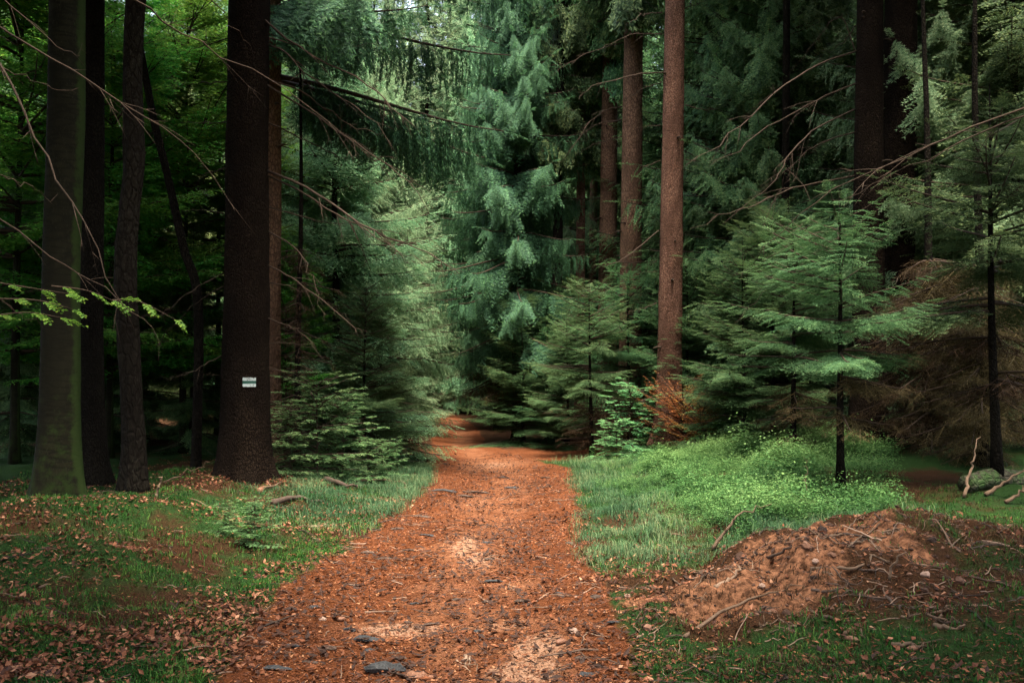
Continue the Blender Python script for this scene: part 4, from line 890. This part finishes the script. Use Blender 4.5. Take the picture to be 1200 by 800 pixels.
lay('spruce_cone', 658, 754, 20, 10, M_cone, 'brown cone in the centre of the path beside dark chips', 'cone', None, 35, .8, True)
lay('spruce_cone', 505, 795, 14, 7, M_cone, 'small cone at the bottom edge of the path', 'cone', None, 30, .8, True)
for i, (px, py, l, w, a) in enumerate(((370, 712, 14, 6, 8), (345, 733, 24, 5, 0), (362, 777, 20, 6, -8), (434, 762, 12, 6, 0), (462, 766, 14, 5, 0), (470, 772, 15, 6, 5), (408, 739, 18, 6, -25), (478, 730, 10, 6, -20), (505, 732, 24, 5, 15), (578, 682, 20, 7, 0), (613, 706, 20, 8, 5), (540, 703, 28, 4, 8), (486, 708, 12, 5, 25), (575, 706, 20, 6, -15), (476, 736, 12, 5, 0),
                                           (520, 576, 30, 5, 5), (560, 578, 28, 5, 10), (545, 582, 22, 5, -5), (600, 572, 16, 4, 0), (480, 645, 18, 4, 0), (450, 655, 16, 5, 0), (500, 628, 20, 5, -10), (495, 606, 26, 4, 0), (575, 656, 14, 5, 0), (570, 636, 12, 4, 5), (668, 637, 10, 5, 0), (680, 772, 12, 7, 0), (720, 730, 16, 6, 0), (430, 648, 14, 5, 0), (466, 620, 16, 4, 12), (655, 696, 12, 5, -10), (540, 660, 12, 4, 0), (600, 690, 12, 4, 20), (560, 740, 10, 5, 10), (700, 700, 16, 6, 5), (640, 560, 14, 3, 0), (590, 560, 14, 3, 0), (350, 690, 12, 4, 0), (415, 686, 12, 4, 0), (690, 792, 20, 7, 5))):
    lay('bark_chip', px, py, l, w, M_char if i % 3 == 0 else M_chip, 'small dark bark chip lying among the needles on the path', 'bark chip', 'small bark chips on the path', a + 12 * math.sin(i * 5), .34, seed=i)
for i, (px, py, l) in enumerate(((672, 742, 9), (378, 727, 8), (1085, 676, 11), (893, 688, 8), (955, 660, 9), (735, 700, 7))):
    lay('stone', px, py, l, l * .6, M_stone, ('pale pebble on the path' if i < 2 else 'small tan stone lying on the mound'), 'stone', 'pebbles on the path' if i < 2 else 'stones on the mound', 10 * i, .8, seed=i)
# sticks: thin bent tubes following the ground
def stick(pix, w, m, label, lift=None, name='stick', group=None, twigs=2, cat='stick'):
    pts = []
    for k, q in enumerate(pix):
        p = ground(*q[:2]); z = (q[2] if len(q) > 2 else 0) + w * .8
        if len(q) > 2 and q[2] > .03: p = at(q[0], q[1], pts[0][1]); z = 0
        pts.append(p + [0, 0, z])
    V, Fq = branch_mesh(pts, w, int(pix[0][0]), twigs, m, tl=.35); base = np.array(pts[0]); base[2] = H0(base[0], base[1])
    return obj(name, mesh(name, V - base, Fq, m, smooth=True), None, tuple(base), label, cat, group)
stick([(415, 564), (455, 564), (490, 572), (512, 579)], .022, M_stick, 'long dark branch lying across the left grass verge', name='fallen_branch', twigs=1)
stick([(835, 645), (850, 622, .1), (868, 603, .1), (902, 590, .1)], .018, M_stick, 'bent stick rising from the mound into the bilberries', name='fallen_branch')
stick([(745, 640), (768, 652), (786, 662)], .012, M_stick, 'thin stick poking out of the grass left of the mound')
stick([(838, 690), (855, 680), (870, 668), (882, 662)], .016, M_palestick, 'pale barkless stick lying on the dirt mound')
stick([(802, 748), (840, 722), (880, 702), (915, 694), (942, 692)], .013, M_stick, 'long curved brown stick crossing the front of the mound')
stick([(950, 668), (985, 668), (1010, 666), (1022, 656), (1034, 658)], .014, M_stick, 'crooked root like stick near the mound top', name='root')
stick([(975, 640), (1008, 636), (1030, 645), (1044, 656)], .010, M_stick, 'thin arched stick above the crooked one on the mound')
stick([(1042, 680), (1046, 662, .1), (1058, 650, .1), (1068, 652, .1), (1076, 668)], .010, M_stick, 'small hoop of root standing on the right of the mound', name='root')
stick([(900, 655), (930, 642), (965, 628)], .012, M_chip, 'dark stick embedded in the upper mound')
stick([(745, 750), (760, 740), (772, 735)], .008, M_palestick, 'short pale twig in the moss left of the mound')
stick([(545, 770), (552, 785)], .012, M_palestick, 'short pale splinter on the lower path', twigs=0)
stick([(535, 775), (550, 790)], .008, M_palestick, 'thin pale splinter leaning beside the short one on the path', twigs=0)
stick([(1095, 735), (1120, 738), (1148, 742)], .016, M_stick, 'brown stick half sunk in moss right of the mound')
stick([(1085, 720), (1110, 730), (1130, 728)], .009, M_stick, 'thin dark twig in moss at the lower right')
stick([(1045, 757), (1075, 760), (1095, 762)], .014, M_stick, 'short brown stick beside the cones below the mound')
stick([(183, 585), (186, 568, .1), (191, 558, .1)], .018, M_palestick, 'pale upright stub between crooked and marked trunks', twigs=0)
stick([(192, 566), (215, 555, .1), (245, 540, .1)], .012, M_stick, 'leaning thin stick beside the pale stub', twigs=1)
stick([(1130, 584), (1138, 550, .1), (1147, 514, .1)], .022, M_palestick, 'pale upright broken stick next to the fallen log', twigs=0)
stick([(1155, 582), (1175, 566, .1), (1215, 540, .1)], .026, M_stick, 'dark limb slanting up over the fallen log', twigs=2, name='fallen_branch')
stick([(1178, 590), (1200, 575, .1), (1225, 560, .1)], .022, M_stick, 'lower dark limb slanting over the log at the right edge', twigs=1, name='fallen_branch')
stick([(45, 690), (75, 678), (100, 680), (120, 690)], .010, M_stick, 'thin twig curved over the moss on the left bank')
stick([(320, 592), (345, 586), (372, 590), (400, 588)], .04, M_chip, 'chunk of rotten branch in the leaves before the saplings', name='fallen_branch', twigs=0)
stick([(382, 565), (400, 570), (420, 575)], .05, M_chip, 'short rotten log piece at the left verge', name='log_piece', twigs=0, cat='log')
stick([(305, 574), (322, 570), (340, 565), (358, 562)], .016, M_stick, 'dark stick at the foot of the marked spruce', twigs=1)
stick([(304, 578), (315, 572)], .04, M_cone, 'orange broken wood chunk at the foot of the marked spruce', name='wood_chunk', twigs=0, cat='wood piece')
stick([(362, 618), (385, 617), (395, 620)], .014, M_palestick, 'pale stick lying at the edge of moss and path')
stick([(298, 625), (295, 600, .1), (305, 578, .1)], .004, M_stick, 'tiny upright stem of a seedling in the left moss', twigs=3, name='seedling', cat='seedling')
stick([(945, 588), (945, 560, .1), (944, 540, .1)], .006, M_stick, 'thin bare seedling stem left of the black pole', twigs=3, name='seedling', cat='seedling')
r4 = np.random.default_rng(21)
for i in range(48):
    px, py = r4.uniform(780, 1110), r4.uniform(625, 750); k = r4.uniform(15, 55); a = r4.uniform(-.5, .5)
    stick([(px, py), (px + k * .5, py - k * a - 2), (px + k, py - k * a * .6 + r4.uniform(-5, 5))], r4.uniform(.005, .012), M_stick if i % 3 else M_chip, 'thin brown root or twig poking from the earth of the mound', name='root', group='roots and twigs of the mound', twigs=3, cat='root')
# fallen log at the right edge
pl = [at(1132, 585, 10.6), at(1165, 575, 10.8), at(1205, 566, 11.0), at(1290, 556, 11.4)]
for p in pl: p[2] = H0(p[0], p[1]) + .09
V, Fq = tube(smoothline(pl, 24), np.linspace(.10, .14, 24), 14, None, .18, 3)
o = obj('fallen_log', mesh('fallen_log', V - pl[0], Fq, M_log, smooth=True), None, tuple(pl[0]), 'grey mossy fallen log at the right edge', 'log')

# ------------------------------------------------------------------ light
W = bpy.data.worlds.new('World'); bpy.context.scene.world = W; W.use_nodes = True
nt = W.node_tree; bg = nt.nodes['Background']; sky = nt.nodes.new('ShaderNodeTexSky'); sky.sky_type = 'NISHITA'; sky.sun_disc = False

sky.sun_elevation = SUN_E; sky.sun_rotation = SUN_A; sky.air_density = 1.0; sky.dust_density = 4.0; sky.ozone_density = 1.0
hs_ = nt.nodes.new('ShaderNodeHueSaturation'); hs_.inputs['Saturation'].default_value = .6; nt.links.new(sky.outputs[0], hs_.inputs['Color']); nt.links.new(hs_.outputs[0], bg.inputs[0]); bg.inputs[1].default_value = .10
ld = bpy.data.lights.new('sun', 'SUN'); ld.energy = 1.5; ld.angle = R(12); ld.color = (1, .91, .77)
lo = bpy.data.objects.new('sun', ld); C.objects.link(lo); lo.location = (0, 0, 40)
sd = Vector((math.sin(SUN_A) * math.cos(SUN_E), math.cos(SUN_A) * math.cos(SUN_E), math.sin(SUN_E)))
lo.rotation_euler = (-sd).to_track_quat('-Z', 'Y').to_euler()

sc = bpy.context.scene
vs = sc.view_settings; vs.view_transform = 'Standard'; vs.look = 'None'; vs.gamma = 1; vs.exposure = 3.35; vs.use_curve_mapping = False
cy = sc.cycles; cy.max_bounces = 6; cy.diffuse_bounces = 4; cy.glossy_bounces = 2; cy.transmission_bounces = 3; cy.transparent_max_bounces = 4
cy.use_denoising = True
try: cy.denoiser = 'OPENIMAGEDENOISE'
except Exception: pass
cy.caustics_reflective = cy.caustics_refractive = False
